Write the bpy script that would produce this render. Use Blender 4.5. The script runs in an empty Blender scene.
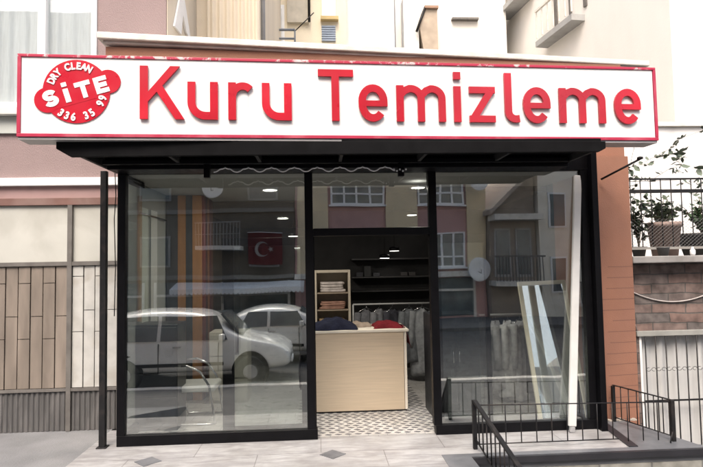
import bpy, bmesh, math, random
from mathutils import Vector, Matrix
PI = math.pi
R = math.radians
random.seed(7)
sc = bpy.context.scene
col = sc.collection

# ---------------------------------------------------------------- camera
YAW, PITCH, ROLL = 0.0615, 0.0542, 0.0179
cy_, sy_, cp_, sp_ = math.cos(YAW), math.sin(YAW), math.cos(PITCH), math.sin(PITCH)
fwd = Vector((sy_*cp_, cy_*cp_, sp_)); right = Vector((cy_, -sy_, 0)); up = right.cross(fwd)
r2 = math.cos(ROLL)*right - math.sin(ROLL)*up
u2 = math.sin(ROLL)*right + math.cos(ROLL)*up
cam_d = bpy.data.cameras.new('camera'); cam = bpy.data.objects.new('camera', cam_d); col.objects.link(cam)
M = Matrix((r2, u2, -fwd)).transposed().to_4x4(); M.translation = Vector((0, -5.765, 1.8))
cam.matrix_world = M
cam_d.sensor_width = 36; cam_d.lens = 36*547/703; cam_d.clip_end = 2000; cam_d.clip_start = 0.05
sc.camera = cam

# ---------------------------------------------------------------- light
SUN_EL, SUN_AZ = R(54), R(193)          # azimuth clockwise from +Y (the shop faces -Y)
w = bpy.data.worlds.new('World'); sc.world = w; w.use_nodes = True
nt = w.node_tree; nt.nodes.clear()
sky = nt.nodes.new('ShaderNodeTexSky'); sky.sky_type = 'NISHITA'; sky.sun_disc = False
sky.sun_elevation = SUN_EL; sky.sun_rotation = SUN_AZ; sky.air_density = 1.0; sky.dust_density = 7.0; sky.ozone_density = 0.6
bg = nt.nodes.new('ShaderNodeBackground'); bg.inputs[1].default_value = 0.15
wo = nt.nodes.new('ShaderNodeOutputWorld')
nt.links.new(sky.outputs[0], bg.inputs[0]); nt.links.new(bg.outputs[0], wo.inputs[0])
sd = bpy.data.lights.new('sun', 'SUN'); sun = bpy.data.objects.new('sun', sd); col.objects.link(sun)
sd.energy = 0.9; sd.angle = R(28); sd.color = (1.0, 0.985, 0.97)
sdir = Vector((math.sin(SUN_AZ)*math.cos(SUN_EL), math.cos(SUN_AZ)*math.cos(SUN_EL), math.sin(SUN_EL)))
sun.rotation_euler = sdir.to_track_quat('Z', 'Y').to_euler(); sun.location = sdir*60
sc.view_settings.view_transform = 'Standard'; sc.view_settings.look = 'None'
sc.view_settings.exposure = 1.15; sc.view_settings.gamma = 1.0; sc.view_settings.use_curve_mapping = False

# ---------------------------------------------------------------- materials
def nodes(name):
    m = bpy.data.materials.new(name); m.use_nodes = True
    t = m.node_tree; b = t.nodes['Principled BSDF']
    return m, t, b

def mix(c, k):
    return tuple(min(1, max(0, x*k)) for x in c[:3]) + (1,)

def mat(name, c, rough=0.6, var=0.12, scale=6, bump=0.0, bscale=60, metal=0.0, spec=0.5, stain=0.0, stain_col=None, stretch=None, coat=0.0):
    m, t, b = nodes(name)
    L = t.links
    tc = t.nodes.new('ShaderNodeTexCoord')
    mp = t.nodes.new('ShaderNodeMapping'); L.new(tc.outputs['Object'], mp.inputs[0])
    if stretch: mp.inputs['Scale'].default_value = stretch
    n = t.nodes.new('ShaderNodeTexNoise'); n.inputs['Scale'].default_value = scale; n.inputs['Detail'].default_value = 6
    L.new(mp.outputs[0], n.inputs['Vector'])
    r = t.nodes.new('ShaderNodeValToRGB')
    r.color_ramp.elements[0].position = 0.3; r.color_ramp.elements[1].position = 0.72
    r.color_ramp.elements[0].color = mix(c, 1-var); r.color_ramp.elements[1].color = mix(c, 1+var)
    L.new(n.outputs[0], r.inputs[0])
    out = r.outputs[0]
    if stain:
        n2 = t.nodes.new('ShaderNodeTexNoise'); n2.inputs['Scale'].default_value = scale*0.45; n2.inputs['Detail'].default_value = 8
        n2.inputs['Distortion'].default_value = 0.6
        L.new(mp.outputs[0], n2.inputs['Vector'])
        r3 = t.nodes.new('ShaderNodeValToRGB'); r3.color_ramp.elements[0].position = 0.5; r3.color_ramp.elements[1].position = 0.68
        r3.color_ramp.elements[0].color = (0, 0, 0, 1); r3.color_ramp.elements[1].color = (stain,)*3+(1,)
        L.new(n2.outputs[0], r3.inputs[0])
        mx = t.nodes.new('ShaderNodeMix'); mx.data_type = 'RGBA'
        L.new(r3.outputs[0], mx.inputs[0]); L.new(out, mx.inputs[6]); mx.inputs[7].default_value = (stain_col or mix(c, .5)[:3]) + (1,) if len((stain_col or mix(c, .5)[:3])) == 3 else stain_col
        out = mx.outputs[2]
    L.new(out, b.inputs['Base Color'])
    n3 = t.nodes.new('ShaderNodeTexNoise'); n3.inputs['Scale'].default_value = scale*2.2; L.new(mp.outputs[0], n3.inputs['Vector'])
    mr = t.nodes.new('ShaderNodeMapRange'); mr.inputs[3].default_value = max(0, rough-0.1); mr.inputs[4].default_value = min(1, rough+0.12)
    L.new(n3.outputs[0], mr.inputs[0]); L.new(mr.outputs[0], b.inputs['Roughness'])
    b.inputs['Metallic'].default_value = metal; b.inputs['Specular IOR Level'].default_value = spec
    b.inputs['Coat Weight'].default_value = coat
    if bump:
        nb = t.nodes.new('ShaderNodeTexNoise'); nb.inputs['Scale'].default_value = bscale; nb.inputs['Detail'].default_value = 4
        L.new(mp.outputs[0], nb.inputs['Vector'])
        bp = t.nodes.new('ShaderNodeBump'); bp.inputs['Strength'].default_value = bump; bp.inputs['Distance'].default_value = 0.02
        L.new(nb.outputs[0], bp.inputs['Height']); L.new(bp.outputs[0], b.inputs['Normal'])
    return m

def glass(name, tint, base, gain=1.0, rough=0.0):
    m = bpy.data.materials.new(name); m.use_nodes = True; t = m.node_tree; t.nodes.clear(); L = t.links
    tr = t.nodes.new('ShaderNodeBsdfTransparent'); tr.inputs[0].default_value = tint
    gl = t.nodes.new('ShaderNodeBsdfGlossy'); gl.inputs['Roughness'].default_value = rough; gl.inputs[0].default_value = (0.96, 0.98, 0.97, 1)
    fr = t.nodes.new('ShaderNodeFresnel'); fr.inputs[0].default_value = 1.5
    ma = t.nodes.new('ShaderNodeMath'); ma.operation = 'MULTIPLY_ADD'; ma.inputs[1].default_value = gain; ma.inputs[2].default_value = base; ma.use_clamp = True
    # the Fresnel node inverts its IOR on back faces: cancel that, the pane does not bend light
    ge = t.nodes.new('ShaderNodeNewGeometry'); io = t.nodes.new('ShaderNodeMapRange'); io.inputs[3].default_value = 1.5; io.inputs[4].default_value = 1/1.5
    L.new(ge.outputs['Backfacing'], io.inputs[0]); L.new(io.outputs[0], fr.inputs[0])
    # faint waviness of large panes
    tc = t.nodes.new('ShaderNodeTexCoord'); n = t.nodes.new('ShaderNodeTexNoise'); n.inputs['Scale'].default_value = 1.3; n.inputs['Detail'].default_value = 1
    bp = t.nodes.new('ShaderNodeBump'); bp.inputs['Strength'].default_value = 0.12; bp.inputs['Distance'].default_value = 0.012
    L.new(tc.outputs['Object'], n.inputs['Vector']); L.new(n.outputs[0], bp.inputs['Height']); L.new(bp.outputs[0], gl.inputs['Normal'])
    mx = t.nodes.new('ShaderNodeMixShader'); o = t.nodes.new('ShaderNodeOutputMaterial')
    L.new(fr.outputs[0], ma.inputs[0]); L.new(ma.outputs[0], mx.inputs[0]); L.new(tr.outputs[0], mx.inputs[1]); L.new(gl.outputs[0], mx.inputs[2]); L.new(mx.outputs[0], o.inputs[0])
    return m

def emit(name, c, s):
    m, t, b = nodes(name); b.inputs['Base Color'].default_value = (.8, .8, .8, 1)
    b.inputs['Emission Color'].default_value = c; b.inputs['Emission Strength'].default_value = s
    return m

def brickmat(name, c1, c2, mortar, scale, bw, rh, msize=0.012, rough=0.85, bump=0.5, off=0.5, swap=True, var=0.5):
    m, t, b = nodes(name); L = t.links
    tc = t.nodes.new('ShaderNodeTexCoord'); mp = t.nodes.new('ShaderNodeMapping'); L.new(tc.outputs['Object'], mp.inputs[0])
    if swap: mp.inputs['Rotation'].default_value = (R(-90), 0, 0)
    br = t.nodes.new('ShaderNodeTexBrick')
    nz = t.nodes.new('ShaderNodeTexNoise'); nz.inputs['Scale'].default_value = 3.5; nz.inputs['Detail'].default_value = 4; L.new(mp.outputs[0], nz.inputs['Vector'])
    vm = t.nodes.new('ShaderNodeVectorMath'); vm.operation = 'MULTIPLY_ADD'; vm.inputs[1].default_value = (.06, .05, .05); L.new(nz.outputs['Color'], vm.inputs[0]); L.new(mp.outputs[0], vm.inputs[2]); L.new(vm.outputs[0], br.inputs['Vector'])
    br.inputs['Color1'].default_value = c1+(1,); br.inputs['Color2'].default_value = c2+(1,); br.inputs['Mortar'].default_value = mortar+(1,)
    br.inputs['Scale'].default_value = scale; br.inputs['Brick Width'].default_value = bw; br.inputs['Row Height'].default_value = rh
    br.inputs['Mortar Size'].default_value = msize; br.inputs['Mortar Smooth'].default_value = 0.3; br.offset = off
    n = t.nodes.new('ShaderNodeTexNoise'); n.inputs['Scale'].default_value = 7; n.inputs['Detail'].default_value = 8; L.new(mp.outputs[0], n.inputs['Vector'])
    mr = t.nodes.new('ShaderNodeMapRange'); mr.inputs[1].default_value = .3; mr.inputs[2].default_value = .7; mr.inputs[3].default_value = 1-var; mr.inputs[4].default_value = 1+var*.6; L.new(n.outputs[0], mr.inputs[0])
    mx = t.nodes.new('ShaderNodeMix'); mx.data_type = 'RGBA'; mx.blend_type = 'MULTIPLY'; mx.inputs[0].default_value = 1
    L.new(br.outputs[0], mx.inputs[6]); L.new(mr.outputs[0], mx.inputs[7]); L.new(mx.outputs[2], b.inputs['Base Color'])
    b.inputs['Roughness'].default_value = rough
    bp = t.nodes.new('ShaderNodeBump'); bp.inputs['Strength'].default_value = bump; bp.inputs['Distance'].default_value = 0.01; bp.invert = True
    ad = t.nodes.new('ShaderNodeMath'); ad.operation = 'MULTIPLY_ADD'; ad.inputs[1].default_value = -0.5; L.new(n.outputs[0], ad.inputs[0]); L.new(br.outputs['Fac'], ad.inputs[2])
    L.new(ad.outputs[0], bp.inputs['Height']); L.new(bp.outputs[0], b.inputs['Normal'])
    return m

BLK = mat('black_aluminium', (.004, .004, .005), .4, .2, 9, spec=.14)
BLKM = mat('black_canopy_paint', (.0045, .0045, .005), .75, .25, 5, spec=.1, stain=.5, stain_col=(.009, .009, .01))
RAIL = mat('black_rail_paint', (.010, .010, .011), .5, .3, 14, spec=.3, stain=.5, stain_col=(.05, .04, .035))
TERRA = mat('terracotta_render', (.265, .125, .08), .85, .07, 3, bump=.25, bscale=120, stain=.35, stain_col=(.3, .15, .11))
PINK = mat('mauve_stucco', (.285, .215, .208), .9, .06, 2.2, bump=.5, bscale=160, stain=.3, stain_col=(.29, .20, .19), stretch=(1, 1, .35))
CREAM = mat('cream_stucco', (.66, .58, .46), .9, .05, 2, bump=.3, bscale=90, stain=.3, stain_col=(.58, .5, .4), stretch=(1, 1, .3))
PALE = mat('pale_plaster', (.78, .75, .70), .9, .03, 1.4, bump=.2, bscale=70, stain=.15, stain_col=(.66, .63, .58), stretch=(1, 1, .3))
LEDGE = mat('white_stone_ledge', (.68, .65, .59), .7, .08, 7, bump=.15, stain=.5, stain_col=(.45, .42, .37))
WHITEP = mat('white_paint', (.8, .8, .79), .5, .03, 6)
GLASSM = glass('shop_glass', (.92, .94, .93, 1), .18, 1.15)
WINGLASS = mat('dark_window_glass', (.10, .12, .125), .08, .3, 2, spec=.8)
CURT = mat('sheer_curtain', (.58, .61, .62), .8, .08, 9, stretch=(9, 9, .5))
CHROME = mat('chrome_tube', (.62, .62, .62), .18, .05, 10, metal=1)
WOODC = mat('beech_laminate', (.58, .475, .35), .45, .08, 3.5, stretch=(.6, 1, 14))
WHITELAM = mat('pale_edge_band', (.74, .68, .58), .5, .04, 5)
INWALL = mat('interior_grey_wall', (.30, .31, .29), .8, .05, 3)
INDARK = mat('interior_dark_wall', (.016, .015, .015), .8, .2, 3)  # near-black, holding the darkness of the doorway interior in its colour
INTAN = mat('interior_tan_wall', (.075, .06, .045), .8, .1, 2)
CEIL = mat('ceiling_paint', (.42, .42, .41), .85, .04, 3)

# ---------------------------------------------------------------- mesh helpers
class MB:
    def __init__(s): s.v = []; s.f = []; s.sm = []
    def add(s, vs, fs, smooth=False):
        o = len(s.v); s.v += [tuple(v) for v in vs]; s.f += [tuple(i+o for i in f) for f in fs]; s.sm += [smooth]*len(fs); return s
    def box(s, x0, x1, y0, y1, z0, z1, T=None):
        vs = [Vector((x, y, z)) for z in (z0, z1) for y in (y0, y1) for x in (x0, x1)]
        if T: vs = [T @ v for v in vs]
        return s.add(vs, [(0, 2, 3, 1), (4, 5, 7, 6), (0, 1, 5, 4), (2, 6, 7, 3), (0, 4, 6, 2), (1, 3, 7, 5)])
    def tube(s, pts, r, n=8, caps=True, smooth=True):
        pts = [Vector(p) for p in pts]; rings = []
        prev = None
        for i, p in enumerate(pts):
            d = (pts[min(i+1, len(pts)-1)]-pts[max(i-1, 0)]).normalized()
            a = prev if prev is not None else (Vector((0, 0, 1)) if abs(d.z) < .9 else Vector((1, 0, 0)))
            a = (a - d*a.dot(d)).normalized(); b = d.cross(a); prev = a
            rr = r[i] if isinstance(r, (list, tuple)) else r
            rings.append([p+rr*(math.cos(2*PI*k/n)*a+math.sin(2*PI*k/n)*b) for k in range(n)])
        return s.rings(rings, caps, smooth)
    def rings(s, rings, caps=True, smooth=True, closed=True):
        n = len(rings[0]); vs = [v for rg in rings for v in rg]; fs = []
        for i in range(len(rings)-1):
            for k in range(n if closed else n-1):
                k2 = (k+1) % n; fs.append((i*n+k, i*n+k2, (i+1)*n+k2, (i+1)*n+k))
        o = len(s.v); s.add(vs, fs, smooth)
        if caps and closed:
            s.f.append(tuple(o+k for k in range(n))[::-1]); s.sm.append(False)
            s.f.append(tuple(o+(len(rings)-1)*n+k for k in range(n))); s.sm.append(False)
        return s
    def prism(s, poly, d0, d1, plane='xz', T=None):
        """poly of 2D points extruded along the third axis"""
        def P(a, b, d):
            v = Vector((a, d, b)) if plane == 'xz' else Vector((a, b, d)) if plane == 'xy' else Vector((d, a, b))
            return T @ v if T else v
        n = len(poly)
        vs = [P(a, b, d0) for a, b in poly]+[P(a, b, d1) for a, b in poly]
        fs = [tuple(range(n)), tuple(range(2*n-1, n-1, -1))]+[(i, i+n, (i+1) % n+n, (i+1) % n) for i in range(n)]
        return s.add(vs, fs)
    def lathe(s, prof, c, n=20, axis='z', smooth=True, caps=True):
        rg = []
        for rr, h in prof:
            ring = []
            for k in range(n):
                a = 2*PI*k/n; x, y = rr*math.cos(a), rr*math.sin(a)
                ring.append(Vector(c)+(Vector((x, y, h)) if axis == 'z' else Vector((x, h, y)) if axis == 'y' else Vector((h, x, y))))
            rg.append(ring)
        return s.rings(rg, caps, smooth)
    def build(s, name, m, parent=None, org=(0, 0, 0), bevel=0, T=None, segs=2):
        org = Vector(org)
        me = bpy.data.meshes.new(name); me.from_pydata([tuple((T @ Vector(v) if T else Vector(v))-org) for v in s.v], [], s.f)
        me.polygons.foreach_set('use_smooth', s.sm)
        bm = bmesh.new(); bm.from_mesh(me); bmesh.ops.recalc_face_normals(bm, faces=bm.faces); bm.to_mesh(me); bm.free()
        me.materials.append(m)
        o = bpy.data.objects.new(name, me); col.objects.link(o)
        if parent: o.parent = parent
        else: o.location = org
        if bevel:
            b = o.modifiers.new('bevel', 'BEVEL'); b.width = bevel; b.segments = segs; b.limit_method = 'ANGLE'; b.angle_limit = R(40)
        return o

def tag(o, label=None, cat=None, group=None, kind=None):
    if label: o['label'] = label
    if cat: o['category'] = cat
    if group: o['group'] = group
    if kind: o['kind'] = kind
    return o
class Thing:
    """an Empty at the thing's base; parts are given in world coordinates unless local=True"""
    def __init__(s, name, loc, label, cat, group=None, local=False, rot=(0, 0, 0)):
        e = bpy.data.objects.new(name, None); col.objects.link(e); e.location = loc; e.rotation_euler = rot; e.empty_display_size = .2
        tag(e, label, cat, group); s.e = e; s.org = (0, 0, 0) if local else loc
    def part(s, name, mb, m, parent=None, bevel=0, label=None, segs=2):
        o = mb.build(name, m, parent or s.e, s.org, bevel, segs=segs)
        if label: o['label'] = label
        return o
def single(name, mb, m, loc, label, cat, group=None, bevel=0):
    return tag(mb.build(name, m, None, loc, bevel), label, cat, group)
def struct(name, mb, m, loc=(0, 0, 0), bevel=0):
    return tag(mb.build(name, m, None, loc, bevel), kind='structure')
def copy_thing(src, loc, label, group=None, rot=None):
    c = src.copy(); col.objects.link(c); c.location = loc; c['label'] = label
    if rot is not None: c.rotation_euler = rot
    if group: c['group'] = group
    for ch in src.children:
        d = ch.copy(); col.objects.link(d); d.parent = c
        for g in ch.children:
            h = g.copy(); col.objects.link(h); h.parent = d
    return c
def part_copy(o, dx, dy, dz):
    c = o.copy(); col.objects.link(c); c.parent = o.parent; c.location = (o.location.x+dx, o.location.y+dy, o.location.z+dz)
    for g in o.children:
        h = g.copy(); col.objects.link(h); h.parent = c
    return c

# ---------------------------------------------------------------- ground
ROADZ = -0.8
asph = mat('asphalt', (.06, .06, .06), .85, .25, 3, bump=.4, bscale=150, stain=.4, stain_col=(.09, .088, .085))
conc = mat('grey_concrete', (.17, .172, .176), .8, .2, 2.2, bump=.3, bscale=60, stain=.8, stain_col=(.23, .23, .23))
pave = mat('paving_slabs', (.11, .108, .105), .85, .12, 4, bump=.3)
def tilemat(name, base, vein, joint, sx, sy, rough=.35):
    m, t, b = nodes(name); L = t.links
    tc = t.nodes.new('ShaderNodeTexCoord'); br = t.nodes.new('ShaderNodeTexBrick'); L.new(tc.outputs['Object'], br.inputs['Vector'])
    br.inputs['Color1'].default_value = mix(base, .97); br.inputs['Color2'].default_value = mix(base, 1.05); br.inputs['Mortar'].default_value = joint+(1,)
    br.inputs['Scale'].default_value = 1; br.inputs['Brick Width'].default_value = sx; br.inputs['Row Height'].default_value = sy; br.inputs['Mortar Size'].default_value = .004
    mp = t.nodes.new('ShaderNodeMapping'); mp.inputs['Scale'].default_value = (1.2, 5, 1); L.new(tc.outputs['Object'], mp.inputs[0])
    n = t.nodes.new('ShaderNodeTexNoise'); n.inputs['Scale'].default_value = 2.4; n.inputs['Detail'].default_value = 9; n.inputs['Distortion'].default_value = 1.2; L.new(mp.outputs[0], n.inputs['Vector'])
    r = t.nodes.new('ShaderNodeValToRGB'); r.color_ramp.elements[0].position = .42; r.color_ramp.elements[1].position = .62
    r.color_ramp.elements[0].color = vein+(1,); r.color_ramp.elements[1].color = (1, 1, 1, 1); L.new(n.outputs[0], r.inputs[0])
    mx = t.nodes.new('ShaderNodeMix'); mx.data_type = 'RGBA'; mx.blend_type = 'MULTIPLY'; mx.inputs[0].default_value = 1
    L.new(br.outputs[0], mx.inputs[6]); L.new(r.outputs[0], mx.inputs[7])
    nd = t.nodes.new('ShaderNodeTexNoise'); nd.inputs['Scale'].default_value = 1.7; nd.inputs['Detail'].default_value = 10; nd.inputs['Roughness'].default_value = .7; L.new(tc.outputs['Object'], nd.inputs['Vector'])
    rd = t.nodes.new('ShaderNodeValToRGB'); rd.color_ramp.elements[0].position = .36; rd.color_ramp.elements[1].position = .6
    rd.color_ramp.elements[0].color = (.72, .70, .68, 1); rd.color_ramp.elements[1].color = (1, 1, 1, 1); L.new(nd.outputs[0], rd.inputs[0])
    my = t.nodes.new('ShaderNodeMix'); my.data_type = 'RGBA'; my.blend_type = 'MULTIPLY'; my.inputs[0].default_value = 1
    L.new(mx.outputs[2], my.inputs[6]); L.new(rd.outputs[0], my.inputs[7]); L.new(my.outputs[2], b.inputs['Base Color'])
    n2 = t.nodes.new('ShaderNodeTexNoise'); n2.inputs['Scale'].default_value = 6; L.new(tc.outputs['Object'], n2.inputs['Vector'])
    mr = t.nodes.new('ShaderNodeMapRange'); mr.inputs[3].default_value = rough-.12; mr.inputs[4].default_value = rough+.15; L.new(n2.outputs[0], mr.inputs[0]); L.new(mr.outputs[0], b.inputs['Roughness'])
    return m
TILE = tilemat('terrace_tile', (.40, .40, .40), (.76, .75, .76), (.22, .21, .21), 1.2, .42)
PITX, PITY, SX1 = 1.36, -.74, 3.62
# the ground sheet, with a cut-out for the basement stairwell (x 1.36..6, y -3.4..0.45)
gz = ROADZ
g = MB()
for (a, b_, c, d) in ((-400, 400, -400, 400),):
    g.add([(a, c, gz-.03), (b_, c, gz-.03), (b_, d, gz-.03), (a, d, gz-.03)], [(0, 1, 2, 3)])
struct('ground', g, asph)
struct('road', MB().add([(-80, -14.6, gz), (80, -14.6, gz), (80, -5.85, gz), (-80, -5.85, gz)], [(0, 1, 2, 3)]), asph)
struct('far_pavement', MB().box(-80, 80, -18.0, -14.6, gz-.02, gz+.13), pave, bevel=.015)
struct('kerb', MB().box(-80, 80, -5.85, -5.65, gz-.02, gz+.14), LEDGE, bevel=.02)
struct('pavement', MB().box(-80, 80, -5.65, .7, gz-.02, gz+.125), pave)
struct('concrete_path', MB().prism([(1.0, -.004), (1.0, gz+.12), (-4.2, gz+.12), (-4.2, gz+.13), (-1.2, -.02), (-.4, -.004)], -80, -2.32, 'yz'), conc)
te = MB().prism([(-2.32, -1.02), (PITX-.24, -1.02), (PITX-.24, -.62), (3.02, -.62), (3.10, .3), (2.96, .3), (2.96, .03), (-2.06, .03), (-2.06, .55), (-2.32, .55)], gz, 0.0, 'xy')
struct('tiled_terrace', te, TILE)
marble = mat('grey_marble', (.115, .12, .13), .35, .18, 5, stain=.5, stain_col=(.24, .24, .25))
marbd = mat('dark_marble_edge', (.02, .02, .024), .45, .2, 5)
dia = MB()
for i in range(2):
    for j in range(1):
        cx, cyy = -1.6+1.71*i, -.49-1.65*j
        dia.prism([(cx-.125, cyy), (cx, cyy-.125), (cx+.125, cyy), (cx, cyy+.125)], .0005, .004, 'xy')
tag(dia.build('diamond_insets', marble), kind='structure')
# the raised slab round the stairwell
sl = MB()
sl.prism([(3.02, -.62), (SX1, -.62), (3.30, .42), (3.10, .42), (3.10, .3)], -.11, .003, 'xy')
sl.box(PITX-.24, SX1+.02, PITY+.03, -.62, -.11, .004)
sl.box(PITX-.24, PITX+.02, -1.02, PITY+.03, -.11, .004)
struct('stair_slab', sl, marble)
ed = MB().box(PITX+.02, SX1+.05, PITY-.012, PITY+.028, -.05, .006)
ed.prism([(2.93, -.615), (3.02, -.615), (3.14, .28), (3.05, .28)], .0045, .012, 'xy')
struct('slab_edge', ed, marbd)
stone = brickmat('well_stone', (.27, .265, .235), (.22, .215, .19), (.14, .14, .13), 1, .5, .22, .01, var=.35)
pw = MB().box(PITX+.0, SX1, PITY+.02, PITY+.2, gz+.12, -.112)
pw.box(SX1-.18, SX1, PITY+.2, .45, gz+.12, -.112)
single('terrace_wall', pw, stone, (PITX, PITY, gz+.12), 'mossy grey stone wall under the edge of the marble slab', 'wall')
st = MB()
for k in range(3): st.box(-2.32, PITX, -1.02-.3*(k+1), -1.022-.3*k, gz+.12, -.17*(k+1))
struct('terrace_steps', st, marble)

# ---------------------------------------------------------------- the shop
T = Thing('dry_cleaning_shop', (0, 0, 0), 'single storey terracotta shop with a black framed glass front and grey interior', 'shop')
wl = lambda x: 0.02+(x+2.2)*0.068           # front wall line, slightly skewed to the glass front
wallT = TERRA
fw = MB()
fw.prism([(-2.2, wl(-2.2)), (3.62, wl(3.62)), (3.62, 1.0), (-2.2, 1.0)], 2.98, 4.12, 'xy')
T.part('front_wall', fw, TERRA)
pl = MB().prism([(3.0, .24), (3.60, wl(3.6)-.1), (3.60, 1.0), (3.0, 1.0)], -.5, 2.98, 'xy')
PILM = mat('terracotta_scored', (.265, .125, .08), .85, .07, 3, bump=.25, bscale=120, stain=.35, stain_col=(.22, .11, .08))
def score(m):
    t = m.node_tree; L = t.links; b = t.nodes['Principled BSDF']
    tc = t.nodes.new('ShaderNodeTexCoord'); sp = t.nodes.new('ShaderNodeSeparateXYZ'); L.new(tc.outputs['Object'], sp.inputs[0])
    def mth(op, a, b_=None):
        n = t.nodes.new('ShaderNodeMath'); n.operation = op
        for i_, v in enumerate((a, b_)):
            if v is None: continue
            if hasattr(v, 'links'): L.new(v, n.inputs[i_])
            else: n.inputs[i_].default_value = v
        return n.outputs[0]
    n = t.nodes.new('ShaderNodeTexNoise'); n.inputs['Scale'].default_value = 4; L.new(tc.outputs['Object'], n.inputs['Vector'])
    z = mth('ADD', sp.outputs[2], mth('MULTIPLY', n.outputs[0], .012))
    line = mth('LESS_THAN', mth('FRACT', mth('MULTIPLY', z, 8.2)), .07)
    edge = mth('GREATER_THAN', mth('ADD', sp.outputs[0], mth('MULTIPLY', n.outputs[0], .5)), 3.48)
    low = mth('LESS_THAN', sp.outputs[2], 1.75)
    f = mth('MULTIPLY', mth('MULTIPLY', line, edge), mth('MULTIPLY', low, .65))
    mx = t.nodes.new('ShaderNodeMix'); mx.data_type = 'RGBA'; src = b.inputs['Base Color'].links[0].from_socket
    L.new(f, mx.inputs[0]); L.new(src, mx.inputs[6]); mx.inputs[7].default_value = (.12, .06, .045, 1); L.new(mx.outputs[2], b.inputs['Base Color'])
score(PILM)
T.part('pillar', pl, PILM)
ya, yb = -.10, .45
lg = MB()
def yawbox(mb, x0, ya, x1, yb, depth, z0a, z1a, z0b, z1b):
    vs = [(x0, ya, z0a), (x1, yb, z0b), (x1, yb+depth, z0b), (x0, ya+depth, z0a), (x0, ya, z1a), (x1, yb, z1b), (x1, yb+depth, z1b), (x0, ya+depth, z1a)]
    mb.add(vs, [(0, 3, 2, 1), (4, 5, 6, 7), (0, 1, 5, 4), (1, 2, 6, 5), (2, 3, 7, 6), (3, 0, 4, 7)])
yawbox(lg, -2.26, -.07, 4.0, .44, 1.0, 4.175, 4.25, 4.095, 4.16)
yawbox(lg, -2.22, -.02, 3.97, .47, .9, 4.145, 4.175, 4.07, 4.095)
T.part('roof_ledge', lg, LEDGE, bevel=.012)
T.part('roof', MB().box(-2.2, 3.6, 1.0, 9.0, 2.98, 3.1), conc)
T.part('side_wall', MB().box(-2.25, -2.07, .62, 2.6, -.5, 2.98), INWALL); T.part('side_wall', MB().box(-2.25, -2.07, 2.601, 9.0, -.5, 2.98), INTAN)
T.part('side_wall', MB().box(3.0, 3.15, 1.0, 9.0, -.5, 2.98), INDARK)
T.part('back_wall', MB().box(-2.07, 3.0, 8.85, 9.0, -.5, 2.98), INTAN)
cl = MB().box(-2.06, 3.0, .06, 8.85, 2.77, 2.90)
T.part('ceiling', cl, CEIL); T.part('back_ceiling', MB().box(-2.05, -.11, 2.6, 8.84, 2.755, 2.766), mat('beige_back_ceiling', (.2, .17, .13), .8))
# added partition and ceiling panel; the interior's darkness is put into their colour
T.part('gloom_partition', MB().box(-.1, 3.0, 3.6, 3.7, 0, 2.765), INDARK)
T.part('gloom_ceiling_panel', MB().box(-.1, 3.0, 1.2, 3.6, 2.70, 2.765), INDARK)
# frames
def bar(name, a, mt=BLK, parent=None, bv=.004, label=None): return T.part(name, MB().box(*a), mt, parent, bv, label)
bar('header_frame', (-2.05, 2.99, -.04, .06, 2.765, 2.98))
bar('sill_frame', (-2.05, -.03, -.035, .055, 0.0, .105))
bar('sill_frame', (1.20, 2.99, -.035, .055, 0.0, .10))
bar('post', (-2.05, -1.97, -.037, .057, .106, 2.764))
bar('post', (-.135, -.05, -.037, .057, .106, 2.764))
bar('post', (1.18, 1.265, -.037, .057, .101, 2.764))
bar('post', (2.85, 2.93, -.037, .057, .101, 2.764))
bar('post', (2.932, 2.997, -.12, .24, -.02, 2.98))
bar('transom', (-.049, 1.179, -.037, .057, 2.09, 2.17))
bar('side_rail', (-2.045, -1.98, .06, .62, 0, .10)); bar('side_rail', (-2.045, -1.98, .06, .62, 2.70, 2.765))
def pane(name, a): return T.part(name, MB().box(*a), GLASSM)
pane('glass_pane', (-1.972, -.132, -.004, .004, .10, 2.768))
pane('glass_pane', (-.052, 1.182, -.004, .004, 2.165, 2.768))
pane('glass_pane', (1.262, 2.853, -.004, .004, .098, 2.768))
pane('side_pane', (-2.016, -2.008, .058, .622, .098, 2.702))
def door_leaf(x0, x1, wl_, wr_, lab):
    f = MB().box(x0, x0+wl_, .062, .10, .02, 2.085).box(x1-wr_, x1, .062, .10, .02, 2.085)
    f.box(x0+wl_, x1-wr_, .062, .10, .02, .13).box(x0+wl_, x1-wr_, .062, .10, 2.0, 2.085)
    d = T.part('sliding_door', f, BLK, None, .003, lab)
    T.part('pane', MB().box(x0+wl_-.003, x1-wr_+.003, .078, .084, .128, 2.003), GLASSM, d)
    return d
def chandle(d, x, z0, z1, side, y=.062):
    m_ = MB().tube([(x, y, z0+.02), (x, y-.045, z0+.02), (x+side*.012, y-.055, z0), (x+side*.02, y-.055, (z0+z1)/2), (x+side*.012, y-.055, z1), (x, y-.045, z1-.02), (x, y, z1-.02)], .011, 8)
    m_.box(x-.02, x+.02, y-.008, y-.001, z0-.03, z1+.03)
    T.part('handle', m_, BLK, d)
d1 = door_leaf(-1.01, -.04, .12, .15, 'left sliding leaf slid open behind the left pane')
chandle(d1, -.86, .90, 1.18, 1); chandle(d1, -.19, .52, .86, -1)
d2 = door_leaf(1.205, 1.84, .11, .05, 'right sliding leaf slid open behind the right pane')
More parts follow.
